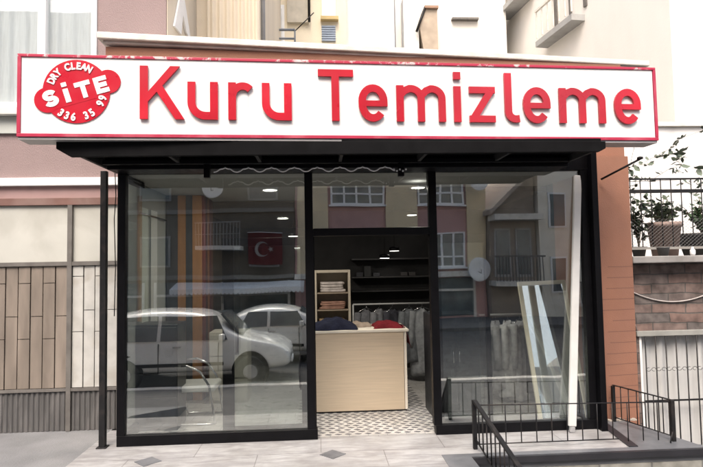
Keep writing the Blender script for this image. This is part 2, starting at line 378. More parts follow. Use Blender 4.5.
# interior floor
rh = mat('dark_rhombus_tile', (.10, .10, .11), .4, .2, 8)
wt = tilemat('white_floor_tile', (.58, .57, .55), (.85, .85, .85), (.35, .35, .35), .2, .2, .3)
T.part('interior_floor', MB().box(-2.05, 3.0, .056, 8.85, -.05, .001), wt)
rb = MB(); s_ = .105
for i in range(-2, 17):
    for j in range(0, 34):
        x = -.02+i*s_*1.0; y = .10+j*.075
        if y > 2.6 or x > 1.3: continue
        sh = .03 if j % 2 else -.012
        rb.prism([(x+sh-.03, y), (x+sh+.014, y-.022), (x+sh+.044, y), (x+sh, y+.022)], .0014, .0042, 'xy')
tag(T.part('floor_rhombus_inlay', rb, rh), kind='stuff')
# striped cladding column
def stripes():
    cs = [((.055, .06, .068), .13), ((.44, .21, .08), .095), ((.05, .055, .06), .075), ((.42, .20, .08), .11)]
    x = -2.055
    for c, wd in cs:
        m_ = mat('stripe_board', c, .6, .12, 6, stretch=(4, 4, .5))
        o = T.part('stripe_board', MB().box(x+.002, x+wd*1.15-.002, 1.80, 1.83, 0, 2.765), m_)
        x += wd*1.15
    return x
xe = stripes()
T.part('clad_column', MB().box(-2.06, xe-.004, 1.832, 2.5, 0, 2.765), mat('dark_core', (.05, .045, .045), .7))
for k in range(5):
    c = ((.16, .045, .04), (.07, .03, .03), (.22, .10, .05), (.10, .03, .035), (.13, .06, .04))[k]
    T.part('stripe_board', MB().box(xe-.003, xe+.02, 1.835+k*.135, 1.835+k*.135+.128, 0, 2.765), mat('side_stripe', c, .6, .1, 6))
T.part('wall_panel', MB().box(-2.068, -2.05, .70, .98, 0, 2.5), mat('pale_green_panel', (.50, .54, .48), .5, .05, 5))
T.part('wall_panel', MB().box(-2.068, -2.05, 1.10, 1.36, 0, 2.5), mat('pale_grey_panel', (.55, .56, .53), .5, .05, 5))
T.part('wall_rail', MB().tube([(-2.04, .66, 2.42), (-2.04, 1.75, 2.42)], .012), CHROME)

# ---------------------------------------------------------------- canopy over the front
C = Thing('canopy', (0, -.5, 2.75), 'black flat metal canopy with roller box hanging over the glass front', 'canopy')
fa = MB().prism([(-2.22, 2.885), (-2.22, 2.82), (-2.10, 2.75), (2.56, 2.77), (2.62, 2.80), (2.62, 2.865)], -1.0, -.96, 'xz')
C.part('fascia', fa, BLKM, bevel=.004)
C.part('deck', MB().box(-2.19, 2.60, -.958, -.005, 2.868, 2.90), BLKM)
so = mat('soffit_grey', (.012, .012, .012), .7, .2, 4)
for k in range(7):
    x = -2.14+k*.785
    C.part('rib', MB().box(x, x+.03, -.955, -.05, 2.80, 2.866), so)
rbx = MB().box(-2.06, 2.60, -.36, -.045, 2.80, 2.866)
rbx.box(-2.06, 2.60, -.30, -.05, 2.76, 2.798)
C.part('roller_box', rbx, BLK, bevel=.006)
for x in (-1.075, .84): C.part('bracket', MB().box(x-.03, x+.03, -.39, -.33, 2.66, 2.79), BLK, bevel=.004)
strut = MB().box(-2.06, 2.55, -.42, -.37, 2.79, 2.83)
C.part('cross_beam', strut, BLK, bevel=.003)
gl = mat('white_cord', (.7, .7, .72), .5)
gp = []
for k in range(8):
    x0 = -1.0+k*.223
    for t_ in range(16):
        q = t_/16; e_ = abs(q-.5)*2; zz = 2.705+.042*(1-e_)**1.5+.012*math.exp(-((e_-.45)/.2)**2)
        gp.append((x0+q*.223, -.43, zz))
gd = MB().tube(gp, .0065, 6)
for k in range(5): gd.lathe([(.001, -.012), (.012, 0), (.001, .012)], (.76+.03*k, -.43, 2.72-.015*(k % 2)), 8)
single('light_garland', gd, gl, (-.1, -.43, 2.7), 'thin white scalloped light string hung under the black canopy', 'light string')
single('support_post', MB().box(-2.215, -2.155, -.06, .0, 0, 2.79).box(-2.235, -2.135, -.08, .02, 0, .012), RAIL, (-2.185, -.03, 0), 'slim black square post holding up the left end of the canopy', 'post', bevel=.004)
wire = MB().tube([(-2.10, .03, 2.78), (-2.09, .03, 2.55), (-2.105, .03, 2.3), (-2.09, .03, 1.8), (-2.10, .03, 1.3)], .005, 6)
single('hanging_wire', wire, RAIL, (-2.1, .03, 2.0), 'thin dark wire hanging between the black post and the glass', 'wire')

# ---------------------------------------------------------------- sign
SL, SH = 5.745, .705
S = Thing('shop_sign', (-2.49, -1.10, 2.90), 'long white shop sign with red border reading Kuru Temizleme above the canopy', 'sign', local=True, rot=(0, R(-.12), math.atan2(.3, 5.73)))
SWHITE = mat('sign_white_acrylic', (.80, .80, .79), .3, .02, 2, spec=.4)
def chipped(name, c1, c2):
    m, t, b = nodes(name); L = t.links
    tc = t.nodes.new('ShaderNodeTexCoord'); n = t.nodes.new('ShaderNodeTexNoise'); n.inputs['Scale'].default_value = 5; n.inputs['Detail'].default_value = 9; n.inputs['Roughness'].default_value = .75
    L.new(tc.outputs['Object'], n.inputs['Vector']); r = t.nodes.new('ShaderNodeValToRGB')
    r.color_ramp.elements[0].position = .54; r.color_ramp.elements[1].position = .57; r.color_ramp.elements[0].color = c1; r.color_ramp.elements[1].color = c2
    L.new(n.outputs[0], r.inputs[0]); L.new(r.outputs[0], b.inputs['Base Color']); b.inputs['Roughness'].default_value = .4; return m
SRED = chipped('worn_red_border', (.42, .02, .06, 1), (.62, .50, .50, 1))
SRED2 = mat('red_border_side', (.40, .02, .06), .4, .1, 8, stain=.6, stain_col=(.5, .12, .16))
body = MB().box(.03, SL-.03, 0, .22, .03, SH-.025)
S.part('panel', body, SWHITE)
bt = MB().box(0, SL, -.012, .23, SH-.024, SH)
S.part('top_border', bt, SRED, bevel=.003)
bb = MB().box(0, SL, -.012, .23, 0, .029); bb.box(0, .029, -.012, .23, .03, SH-.025); bb.box(SL-.026, SL, -.012, .23, .03, SH-.025)
S.part('border', bb, SRED2, bevel=.003)
S.part('bottom_trim', MB().box(.01, SL-.01, .0, .2, -.022, -.002), mat('galvanised_trim', (.35, .34, .34), .45, .1, 6, metal=.3))
for x in (.6, 2.3, 4.0, 5.1): S.part('mounting_arm', MB().box(x, x+.04, .231, 1.35, .2, .24), RAIL)
for x in (1.9, 3.83): S.part('panel_seam', MB().box(x, x+.0035, -.0015, 0.001, .03, SH-.025), mat('seam_grey', (.5, .5, .5), .6))
LRED = mat('letter_red_acrylic', (.44, .009, .024), .28, .2, 1.5, spec=.5)
LSIDE = LRED
W = .067
def ribbon(mb, pts, w_, y, closed=False):
    """flat stroke of width w_ with mitred joints, extruded 18 mm towards the street"""
    P = [Vector((a, b)) for a, b in pts]; n = len(P); Lf = []; Rt = []
    for i in range(n):
        d0 = (P[i]-P[i-1]).normalized() if i > 0 or closed else (P[1]-P[0]).normalized()
        d1 = (P[(i+1) % n]-P[i]).normalized() if i < n-1 or closed else (P[-1]-P[-2]).normalized()
        nn = (Vector((-d0.y, d0.x))+Vector((-d1.y, d1.x)))
        nn = nn.normalized() if nn.length > 1e-6 else Vector((-d0.y, d0.x))
        k = max(.35, nn.dot(Vector((-d1.y, d1.x))))
        Lf.append(P[i]+nn*(w_/2/k)); Rt.append(P[i]-nn*(w_/2/k))
    o = len(mb.v)
    for a, b in zip(Lf, Rt):
        mb.v += [(a.x, y, a.y), (b.x, y, b.y), (b.x, -.006, b.y), (a.x, -.006, a.y)]
    for i in range(n if closed else n-1):
        a = o+4*i; b = o+4*((i+1) % n)
        for q in range(4): mb.f.append((a+q, a+(q+1) % 4, b+(q+1) % 4, b+q)); mb.sm.append(False)
    if not closed:
        mb.f.append((o, o+1, o+2, o+3)); mb.f.append((o+4*(n-1)+3, o+4*(n-1)+2, o+4*(n-1)+1, o+4*(n-1))); mb.sm += [False]*2
def arc(cx, cz, rx, rz, a0, a1, n=14): return [(cx+rx*math.cos(R(a0+(a1-a0)*k/n)), cz+rz*math.sin(R(a0+(a1-a0)*k/n))) for k in range(n+1)]
Y1, Y2, Y3 = -.028, -.0288, -.0296
B0, XH, CH = .155, .330, .462
def let_K(m, a, b):
    ribbon(m, [(a+W/2, B0), (a+W/2, B0+CH)], W, Y1)
    def par(p, y): m.prism(p, y, -.006, 'xz')
    par([(a+W*.7, B0+CH*.30), (b-.035-.078, B0+CH), (b-.035, B0+CH), (a+W*.7, B0+CH*.30+.0-.0-.075*.0+.0-.0)] if False else [(a+W*.9, B0+CH*.31), (a+W*.9, B0+CH*.49), (b-.115, B0+CH), (b-.035, B0+CH)], Y2)
    par([(a+.125, B0+CH*.56), (a+.178, B0+CH*.66), (b+.003, B0), (b-.075, B0)], Y3)
def let_u(m, a, b):
    r_ = .118; h = W/2
    ribbon(m, [(a+h, B0+XH)]+arc(a+h+r_, B0+h+r_, r_, r_, 180, 270, 8)+[(b-W*.7, B0+h)], W, Y1)
    ribbon(m, [(b-h, B0), (b-h, B0+XH)], W, Y2)
def let_r(m, a, b):
    ribbon(m, [(a+W/2, B0), (a+W/2, B0+XH)], W, Y1)
    ribbon(m, [(a+W*.55, B0+XH-.11), (a+W*.75, B0+XH-.068)]+arc(a+.125, B0+XH-.118, .085, .087, 135, 42, 9), W*.95, Y2)
def let_T(m, a, b):
    c = (a+b)/2-.005
    ribbon(m, [(a, B0+CH-W*.46), (b, B0+CH-W*.46)], W*.95, Y1); ribbon(m, [(c, B0), (c, B0+CH-.01)], W, Y2)
def let_e(m, a, b):
    h = W/2; cx, cz = (a+b)/2, B0+XH/2; rx, rz = (b-a)/2-h, XH/2-h+.004
    ribbon(m, [(b-h, cz-h*.7)]+arc(cx, cz+.02, rx, rz-.02, 0, 180, 14)[0:]+arc(cx, cz-.0, rx, rz, 190, 318, 14), W, Y1)
    ribbon(m, [(a+W*.6, cz-.004), (b-.0005, cz-.004)], W*.78, Y2)
def let_m(m, a, b):
    h = W/2; mid = (a+b)/2; r_ = .085
    ribbon(m, [(a+h, B0), (a+h, B0+XH)], W, Y1)
    for x0, x1, y in ((a+h*.9, mid, Y2), (mid, b-h, Y3)):
        t_ = B0+XH-h; rr = (x1-x0)*.5
        ribbon(m, [(x0+.01, t_-.05), (x0+.045, t_-.014)]+arc(x1-rr, t_-rr*.9+.005, rr, rr*.9, 95, 0, 8)+[(x1, B0)], W*.97, y)
def let_i(m, a, b):
    c = (a+b)/2
    ribbon(m, [(c, B0), (c, B0+XH)], W, Y1); ribbon(m, [(c, B0+CH-.068), (c, B0+CH)], W, Y2)
def let_z(m, a, b):
    h = W*.46
    ribbon(m, [(a, B0+XH-h), (b-.0, B0+XH-h)], h*2, Y1)
    ribbon(m, [(b-.035, B0+XH-h), (a+.035, B0+h)], h*2.1, Y2)
    ribbon(m, [(a, B0+h), (b, B0+h)], h*2, Y3)
def let_l(m, a, b):
    h = W/2
    ribbon(m, [(a+h, B0+CH)]+arc(a+h+.07, B0+h+.07, .07, .07, 180, 270, 6)+[(b, B0+h+.004)], W, Y1)
for nm, fn, a, b in (('K', let_K, .992, 1.36), ('u', let_u, 1.388, 1.645), ('r', let_r, 1.732, 1.962), ('u', let_u, 2.021, 2.28),
                     ('T', let_T, 2.514, 2.828), ('e', let_e, 2.872, 3.134), ('m', let_m, 3.216, 3.67), ('i', let_i, 3.745, 3.815),
                     ('z', let_z, 3.892, 4.137), ('l', let_l, 4.229, 4.368), ('e', let_e, 4.405, 4.669), ('m', let_m, 4.756, 5.213), ('e', let_e, 5.304, 5.567)):
    mb = MB(); fn(mb, a, b)
    # sit the stroke fronts towards the street
    S.part('letter', mb, LRED)
# round emblem
em = MB()
c0 = (.473, .389)
def circ(cx, cz, r_, n=48): return [(cx+r_*math.cos(2*PI*k/n), cz+r_*math.sin(2*PI*k/n)) for k in range(n)]
em.prism(circ(c0[0], c0[1], .272), -.010, -.001)
em.prism(circ(.243, .312, .108, 28), -.0108, -.001); em.prism(circ(.728, .478, .103, 28), -.0108, -.001)
tilt = R(17.0)
Tr = Matrix.Translation((c0[0], 0, c0[1])) @ Matrix.Rotation(-tilt, 4, 'Y')
em.box(-.235, .245, -.0114, -.001, -.10, .105, Tr)
emblem = S.part('emblem', em, mat('emblem_red', (.46, .005, .022), .3, .05, 4))
def text_mesh(name, s, size, offset=0.0, extrude=.002, shear=0.0, xs=1.0):
    cu = bpy.data.curves.new(name, 'FONT'); cu.body = s; cu.size = size; cu.offset = offset; cu.extrude = extrude; cu.align_x = 'CENTER'; cu.shear = shear; cu.resolution_u = 6
    o = bpy.data.objects.new(name, cu); col.objects.link(o)
    dg = bpy.context.evaluated_depsgraph_get(); me = bpy.data.meshes.new_from_object(o.evaluated_get(dg))
    bpy.data.objects.remove(o); bpy.data.curves.remove(cu)
    me.transform(Matrix.Diagonal((xs, 1, 1, 1)))
    return me
def place_text(name, s, size, x, z, rot, parent, m, offset=0, y=-.0145, xs=1.0, extrude=.002, rx=90):
    me = text_mesh(name, s, size, offset, extrude, xs=xs); me.name = name; me.materials.append(m)
    o = bpy.data.objects.new(name, me); col.objects.link(o); o.parent = parent
    o.matrix_local = Matrix.Translation((x, y, z)) @ Matrix.Rotation(-rot, 4, 'Y') @ Matrix.Rotation(R(rx), 4, 'X')
    return o
EWH = mat('emblem_white', (.80, .80, .79), .4, .02, 4)
def emblem_letter(strokes, cx, w_=.047):
    mb = MB()
    for k, st_ in enumerate(strokes): ribbon(mb, st_, w_, -.0030-.0004*k)
    o2 = []
    for x, y, z in mb.v:
        x2, z2 = x*.86+cx, (z-.082)*.86-.002
        o2.append((c0[0]+math.cos(tilt)*x2-math.sin(tilt)*z2, -.0165 if y < -.006001 or y > -.0059 and False else y, c0[1]+math.sin(tilt)*x2+math.cos(tilt)*z2) if False else (c0[0]+math.cos(tilt)*x2-math.sin(tilt)*z2, -.0114-(.0040+(-.0030-y)) if y > -.0055 else -.0112, c0[1]+math.sin(tilt)*x2+math.cos(tilt)*z2))
    mb.v = o2
    mb.build('emblem_letter', EWH, emblem)
CAPH = .165
emblem_letter([arc(0, .112, .046, .031, 20, 270, 12)+arc(0, .053, .048, .031, 90, -160, 12)[1:]], -.215, .046)
emblem_letter([[(0, 0), (0, CAPH-.028)], [(0, CAPH-.006), (0, CAPH+.036)]], -.082, .05)
emblem_letter([[(-.075, CAPH-.022), (.075, CAPH-.022)], [(0, 0), (0, CAPH-.02)]], .06, .046)
emblem_letter([[(-.04, 0), (-.04, CAPH)], [(-.03, CAPH-.021), (.065, CAPH-.021)], [(-.03, CAPH/2), (.055, CAPH/2)], [(-.03, .021), (.065, .021)]], .208, .044)
def arc_text(s, rad, ang0, ang1, size, top=True, xs=.8):
    n = len(s)
    for i, ch in enumerate(s):
        if ch == ' ': continue
        a = R(ang0+(ang1-ang0)*i/(n-1))
        x = c0[0]+rad*math.cos(a); z = c0[1]+rad*math.sin(a)
        place_text('emblem_letter', ch, size, x, z, (a-PI/2) if top else (a+PI/2), emblem, EWH, .0035, xs=xs)
arc_text('DRY CLEAN', .190, 157, 62, .082)
arc_text('336 35 99', .250, 237, 346, .088, False, .85)

# ---------------------------------------------------------------- inside the shop
ct = Thing('service_counter', (.5, 1.2, 0), 'pale beech laminate counter standing inside the open doorway', 'counter')
ct.part('front_panel', MB().box(-.06, 1.025, .93, .95, .02, .955), WOODC, bevel=.002)
ct.part('side_panel', MB().box(1.03, 1.062, .93, 1.55, .02, .955), WHITELAM, bevel=.002)
ct.part('side_panel', MB().box(-.10, -.063, .93, 1.55, .02, .955), WHITELAM, bevel=.002)
ct.part('worktop', MB().box(-.12, 1.09, .91, 1.58, .957, .985), WHITELAM, bevel=.003)
ct.part('plinth', MB().box(-.09, 1.05, .95, 1.5, .001, .019), INDARK)
def cloth_lump(cx, cy, cz, wx, wy, h, seed, n=26):
    rnd = random.Random(seed); bumps = [(rnd.uniform(-.8, .8), rnd.uniform(-.7, .7), rnd.uniform(.25, .5), rnd.uniform(.15, .6)) for _ in range(12)]
    vs = []; fs = []
    for j in range(n+1):
        for i in range(n+1):
            u, v = 2*i/n-1, 2*j/n-1
            ed_ = max(0, 1-abs(u)**3)*max(0, 1-abs(v)**3)
            z = .45*ed_**.4
            for bx, by, br, bh in bumps: z += .35*bh*math.exp(-((u-bx)**2+(v-by)**2)/(br*br))*ed_**.5
            z += .07*math.sin(9*u+5*v+seed)*ed_+.05*math.sin(17*v-8*u)*ed_
            vs.append((cx+wx/2*u*(1+.08*math.sin(3*v+seed)), cy+wy/2*v*(1+.08*math.sin(4*u+seed)), cz+h*max(0, z)))
    for j in range(n):
        for i in range(n): a = j*(n+1)+i; fs.append((a, a+1, a+n+2, a+n+1))
    mb = MB(); mb.add(vs, fs, True)
    mb.add([(cx-wx/2*.9, cy-wy/2*.9, cz+.001), (cx+wx/2*.9, cy-wy/2*.9, cz+.001), (cx+wx/2*.9, cy+wy/2*.9, cz+.001), (cx-wx/2*.9, cy+wy/2*.9, cz+.001)], [(0, 1, 2, 3)])
    return mb
def fold_stack(cx, cy, cz, wx, wy, h, seed):
    rnd = random.Random(seed); mb = MB(); n = 4; z = cz+.001
    for k in range(n):
        hh = h/n*rnd.uniform(.8, 1.15); w2, d2 = wx/2*rnd.uniform(.82, 1), wy/2*rnd.uniform(.85, 1); ox = rnd.uniform(-.015, .015); rgs = []
        for q, sc_ in ((0, .93), (.2, 1), (.8, 1), (1, .93)):
            rgs.append([(cx+ox+w2*sc_*math.copysign(abs(math.cos(a))**.35, math.cos(a)), cy+d2*sc_*math.copysign(abs(math.sin(a))**.35, math.sin(a)), z+hh*q+.006*math.sin(a*3+k+q*2)*(q > .5)) for a in [2*PI*i/32 for i in range(32)]])
        mb.rings(rgs, True, True); z += hh*.97
    return mb
def clothm(name, c): return mat(name, c, .95, .25, 14, bump=.4, bscale=40, spec=.2)
single('clothes_pile', cloth_lump(.17, 1.2, .986, .58, .5, .15, 3), clothm('navy_cloth', (.012, .014, .03)), (.17, 1.2, .986), 'crumpled navy clothes heaped on the left end of the counter', 'clothes')
single('clothes_pile', cloth_lump(.52, 1.35, .986, .3, .3, .07, 8), clothm('beige_cloth', (.30, .24, .19)), (.52, 1.35, .986), 'small folded beige cloth in the middle of the counter', 'clothes')
single('clothes_pile', cloth_lump(.86, 1.2, .986, .36, .36, .10, 5), clothm('red_cloth', (.15, .012, .018)), (.86, 1.2, .986), 'folded red cloth on the right end of the counter', 'clothes')
dr = MB()
rg = []
for k in range(9):
    q = k/8; rg.append([(1.02+.10*q+.02*math.sin(5*a_)+.0, 1.0+.3*a_, 1.02-.26*q*q-.02*math.sin(7*a_)*q) for a_ in [i/10 for i in range(11)]])
dr.rings(rg, False, True, False)
single('draped_shirt', dr, clothm('maroon_white_cloth', (.22, .05, .06)), (1.05, 1.1, .8), 'dark red garment draped over the right edge of the counter', 'clothes')
# framed picture board at the back left of the opening
fp = Thing('display_cabinet', (.21, 2.7, 0), 'tall cream framed display cabinet with folded laundry behind the counter', 'cabinet')
fp.part('frame', MB().box(-.12, -.03, 2.6, 3.0, 0, 1.70).box(.45, .485, 2.6, 3.0, 0, 1.70).box(-.029, .449, 2.6, 3.0, 1.66, 1.70).box(-.029, .449, 2.97, 3.0, 0, 1.659), mat('cream_lacquer', (.55, .48, .38), .5), bevel=.004)
for z in (.75, 1.08, 1.34): fp.part('shelf', MB().box(-.028, .448, 2.62, 2.968, z, z+.02), mat('shelf_board', (.30, .24, .18), .6))
for i, (z, h, c) in enumerate(((.771, .2, (.40, .28, .16)), (1.101, .13, (.35, .20, .15)), (1.361, .17, (.50, .45, .42)))):
    single('folded_laundry', fold_stack(.21, 2.78, z, .42, .27, h, 11+i), clothm('laundry_cloth', c), (.21, 2.78, z), ('tan folded laundry on the lowest cabinet shelf', 'reddish folded laundry on the middle cabinet shelf', 'pale folded laundry on the top cabinet shelf')[i], 'laundry')
# garment rails and hanging garments
def rail_thing(x0, x1, y, z, label):
    t_ = Thing('garment_rail', ((x0+x1)/2, y, 0), label, 'clothes rail')
    wm = mat('white_tube', (.45, .45, .44), .4)
    t_.part('rail', MB().tube([(x0, y, z), (x1, y, z)], .013), wm)
    for x in (x0, x1): t_.part('leg', MB().tube([(x, y, 0.01), (x, y, z)], .012), wm); t_.part('foot', MB().tube([(x, y-.22, .015), (x, y+.22, .015)], .013), wm)
rail_thing(.52, 1.78, 2.6, 1.17, 'white tube clothes rail behind the counter in the dark back area')
rail_thing(1.95, 2.82, 1.25, 1.10, 'white tube clothes rail behind the right shop window')
def garment(x, y, ztop, length, wd, c, label, ang=0.0, seed=0, plastic=False):
    rnd = random.Random(seed); rg = []; n = 28; ns = 14; ph = rnd.uniform(0, 6)
    T_ = Matrix.Translation((x, y, ztop)) @ Matrix.Rotation(ang, 4, 'Z')
    for i in range(ns+1):
        q = i/ns; z = -.07-q*length
        sh = min(1, .18+ (q/.09)**.8*.82) if q < .09 else 1+.12*q
        hw = wd/2*sh; hd = (.045+.05*min(1, q*4))*(1+.4*q)
        ring = []
        for k in range(n):
            a = 2*PI*k/n; f_ = 1+(.10+.14*q)*math.sin(5*a+ph+q*1.5)+.05*math.sin(9*a-ph)
            ring.append(T_ @ Vector((hw*math.cos(a)*(1+.04*math.sin(6*q+ph)), hd*math.sin(a)*f_, z-.04*abs(math.cos(a))*(1-q)+.012*math.sin(4*a+ph)*q)))
        rg.append(ring)
    mb = MB().rings(rg, True, True)
    t_ = Thing('hanging_garment', (x, y, ztop-length), label, 'garment', 'garments hanging in the shop')
    m_ = clothm('garment_cloth', c)
    t_.part('garment', mb, m_)
    sl_ = MB()
    for s in (-1, 1):
        sl_.tube([T_ @ Vector(p) for p in ((s*wd*.42, 0, -.12), (s*wd*.52, -.02, -.3), (s*wd*.56, -.03, -.52), (s*wd*.55, -.02, -.66))], [.05, .055, .05, .045], 10)
    t_.part('sleeves', sl_, m_)
    t_.part('hanger', MB().tube([T_ @ Vector(p) for p in ((-wd*.4, 0, -.11), (0, 0, -.05), (wd*.4, 0, -.11))], .006, 6).tube([T_ @ Vector(p) for p in ((0, 0, -.05), (0, 0, -.005), (.02, 0, .018), (.035, 0, .0))], .003, 6), CHROME)
G = [(2.28, 1.25, 1.10, .85, .34, (.45, .45, .46), 1.2, 'grey jacket in the left of the right window clothes rail'),
     (2.10, 1.25, 1.10, .72, .32, (.05, .05, .055), 1.4, 'black jacket at the left end of the window clothes rail'),
     (2.44, 1.25, 1.10, .95, .36, (.72, .72, .72), .9, 'pale grey bagged coat in the middle of the window rail'),
     (2.60, 1.25, 1.10, 1.0, .36, (.6, .6, .6), .7, 'mid grey bagged coat on the right of the window rail'),
     (2.74, 1.25, 1.10, .9, .34, (.10, .095, .09), 1.2, 'dark brown coat at the right end of the window rail'),
     (.72, 2.6, 1.17, .7, .36, (.13, .13, .14), .5, 'grey bagged shirt at the left of the back rail'),
     (.92, 2.6, 1.17, .7, .34, (.18, .18, .19), .8, 'light grey bagged shirt left of centre on the back rail'),
     (1.12, 2.6, 1.17, .75, .34, (.05, .05, .06), .8, 'dark suit jacket in the middle of the back rail'),
     (1.38, 2.6, 1.17, .8, .36, (.16, .17, .18), .6, 'grey bagged dress right of centre on the back rail'),
     (1.58, 2.6, 1.17, 1.0, .38, (.28, .29, .30), .3, 'long pale grey bagged coat at the right of the back rail')]
for i, (x, y, zt, ln, wd, c, an, lab) in enumerate(G): garment(x, y, zt, ln, wd, c, lab, an, i)
# dark wardrobe seen through the right leaf
wd_ = Thing('dark_wardrobe', (1.55, .8, 0), 'low black wardrobe with two doors behind the right sliding leaf', 'wardrobe')
wd_.part('carcass', MB().box(1.30, 1.88, .62, 1.05, 0, 1.18), mat('black_laminate', (.02, .021, .024), .35, .1, 4), bevel=.004)
for x0, x1 in ((1.31, 1.585), (1.595, 1.87)):
    dd = wd_.part('door', MB().box(x0, x1, .60, .618, .04, 1.15), mat('black_door_laminate', (.028, .03, .034), .25, .1, 4), bevel=.003)
    xx = x1-.03 if x1 < 1.6 else x0+.03
    wd_.part('handle', MB().tube([(xx, .60, .62), (xx, .575, .63), (xx, .575, .75), (xx, .60, .76)], .006, 6), CHROME, dd)
# slate cabinet on the left
cb = Thing('slate_cabinet', (-1.82, .6, 0), 'dark slate grey cabinet standing in the left shop window', 'cabinet')
SLT = mat('slate_laminate', (.02, .022, .027), .35, .12, 3)
cb.part('carcass', MB().box(-2.03, -1.57, .46, .85, 0.0, 1.16), SLT, bevel=.006)
for z0, z1 in ((.04, .36), (.38, .62), (.64, 1.13)):
    dd = cb.part('drawer_front', MB().box(-2.02, -1.58, .44, .458, z0, z1), SLT, bevel=.004)
cb.part('speaker_disc', MB().lathe([(.001, -.003), (.045, -.002), (.05, 0), (.05, .012)], (-1.66, .426, .86), 20, 'y'), BLK)
# chair
ch = Thing('waiting_chair', (-1.35, .85, 0), 'low waiting chair with bent chrome arms and white seat', 'chair')
for s, yy in ((-1, .62), (1, 1.12)):
    ch.part('arm_frame', MB().tube([(-1.62, yy, .66), (-1.5, yy, .67), (-1.36, yy, .60), (-1.26, yy, .44), (-1.22, yy, .22), (-1.19, yy, .015), (-1.3, yy, .012), (-1.6, yy, .012), (-1.66, yy, .1), (-1.63, yy, .4)], .014, 10), CHROME)
sm_ = mat('white_upholstery', (.6, .6, .58), .6, .06, 8)
ch.part('seat', MB().box(-1.64, -1.20, .64, 1.10, .36, .43), sm_, bevel=.025, segs=3)
ch.part('backrest', MB().box(-1.70, -1.65, .64, 1.10, .40, .85), sm_, bevel=.02, segs=3)
# cream cabinet
cc = Thing('cream_drawer_unit', (-1.2, 1.75, 0), 'cream laminate drawer unit behind the left sliding leaf', 'drawer unit')
cc.part('carcass', MB().box(-1.45, -.95, 1.6, 2.0, 0, .92), mat('cream_laminate', (.55, .52, .44), .5, .05, 4), bevel=.004)
for k in range(3): cc.part('drawer_front', MB().box(-1.44, -.96, 1.58, 1.598, .04+.29*k, .31+.29*k), mat('cream_drawer', (.58, .55, .47), .45, .04, 4), bevel=.003)
# hanging bagged items near x 207-235 px
bag = MB()
hx = Thing('wall_shelf', (-1.0, 3.3, 1.5), 'dark wall shelf with bagged laundry at the back of the shop', 'shelf')
hx.part('board', MB().box(-1.5, -.2, 3.2, 3.6, 1.42, 1.45), INDARK); hx.part('board', MB().box(-1.5, -.2, 3.2, 3.6, 1.02, 1.05), INDARK)
hx.part('upright', MB().box(-1.53, -1.50, 3.2, 3.6, 0, 2.2), INDARK)
# leaning mirror and the white board outside
mr_ = Thing('leaning_mirror', (2.655, .12, .003), 'cream framed tall mirror leaning inside the right corner of the window', 'mirror', local=True, rot=(R(-14), R(-1.4), R(2)))
MF = mat('cream_mirror_frame', (.74, .68, .54), .45, .06, 6)
mr_.part('frame', MB().box(-.29, -.245, 0, .03, 0, 1.60).box(.245, .29, 0, .03, 0, 1.60).box(-.244, .244, 0, .03, 1.555, 1.60).box(-.244, .244, 0, .03, 0, .05), MF, bevel=.004)
mm, mt_, mb_ = nodes('silvered_mirror'); mb_.inputs['Metallic'].default_value = 1; mb_.inputs['Roughness'].default_value = .01; mb_.inputs['Base Color'].default_value = (.92, .94, .93, 1)
mr_.part('mirror_glass', MB().box(-.246, .246, .012, .02, .048, 1.557), mm)
mr_.part('backing', MB().box(-.246, .246, .021, .027, .048, 1.557), INDARK)
wb = MB(); Tb = Matrix.Translation((2.612, -.11, 0)) @ Matrix.Rotation(R(4.6), 4, 'Y') @ Matrix.Rotation(R(-2.0), 4, 'X')
wb.box(-.042, .042, -.02, .02, .06, 2.72, Tb)
bo = Thing('rolled_banner', (2.755, -.16, 0), 'tall narrow white board leaning upright outside the right glass corner', 'board')
bo.part('board', wb, mat('off_white_banner', (.6, .6, .58), .6, .08, 4), bevel=.012)
bo.part('foot', MB().box(-.028, .028, -.02, .02, .001, .058, Tb), mat('grey_plastic_foot', (.3, .3, .3), .6), bevel=.008)

# recessed ceiling lights
LIT = emit('lit_lamp', (1, .96, .88, 1), 3.2)
RING = mat('lamp_ring', (.7, .7, .68), .4)
def downlight(x, y, z, label, r_=.10, power=14):
    t_ = Thing('ceiling_light', (x, y, z), label, 'ceiling light', 'round lights on the shop ceiling')
    t_.part('lamp_disc', MB().lathe([(.001, -.006), (r_-.01, -.006), (r_-.01, -.001)], (x, y, z), 24), LIT)
    al = bpy.data.lights.new('lamp_light', 'AREA'); al.shape = 'DISK'; al.size = r_*1.8; al.energy = power; al.color = (1, .93, .82)
    lo = bpy.data.objects.new('lamp_light', al); col.objects.link(lo); lo.parent = t_.e; lo.location = (0, 0, -.012)
    t_.part('ring', MB().lathe([(r_-.009, -.008), (r_+.012, -.008), (r_+.015, -.001), (r_-.009, -.001), (r_-.009, -.008)], (x, y, z), 24, caps=False), RING)
downlight(-.61, 1.32, 2.768, 'round lit ceiling light nearest the left shop window')
downlight(-.72, 5.6, 2.752, 'round lit ceiling light farther back above the left window', .12, 4)
def pendant(x, y, z, label, r_):
    t_ = Thing('pendant_spot', (x, y, z), label, 'ceiling light', 'small lit spots hanging at the back')
    t_.part('lamp_disc', MB().lathe([(.001, -.008), (r_, -.006), (r_, .002)], (x, y, z), 20), LIT)
    t_.part('housing', MB().lathe([(r_+.006, -.002), (r_+.01, .05), (.02, .07)], (x, y, z), 20), BLK)
    t_.part('cord', MB().tube([(x, y, z+.07), (x, y, 2.766)], .004, 6), BLK)
pendant(-.53, 6.0, 2.40, 'higher small lit spot at the back seen through the left window', .10)
pendant(-.43, 6.0, 2.15, 'lower small lit spot at the back seen through the left window', .08)
pendant(1.24, 3.1, 1.99, 'right one of two lit spots hanging in the dark doorway', .075)
pendant(1.08, 3.1, 1.875, 'left one of two lit spots hanging in the dark doorway', .075)
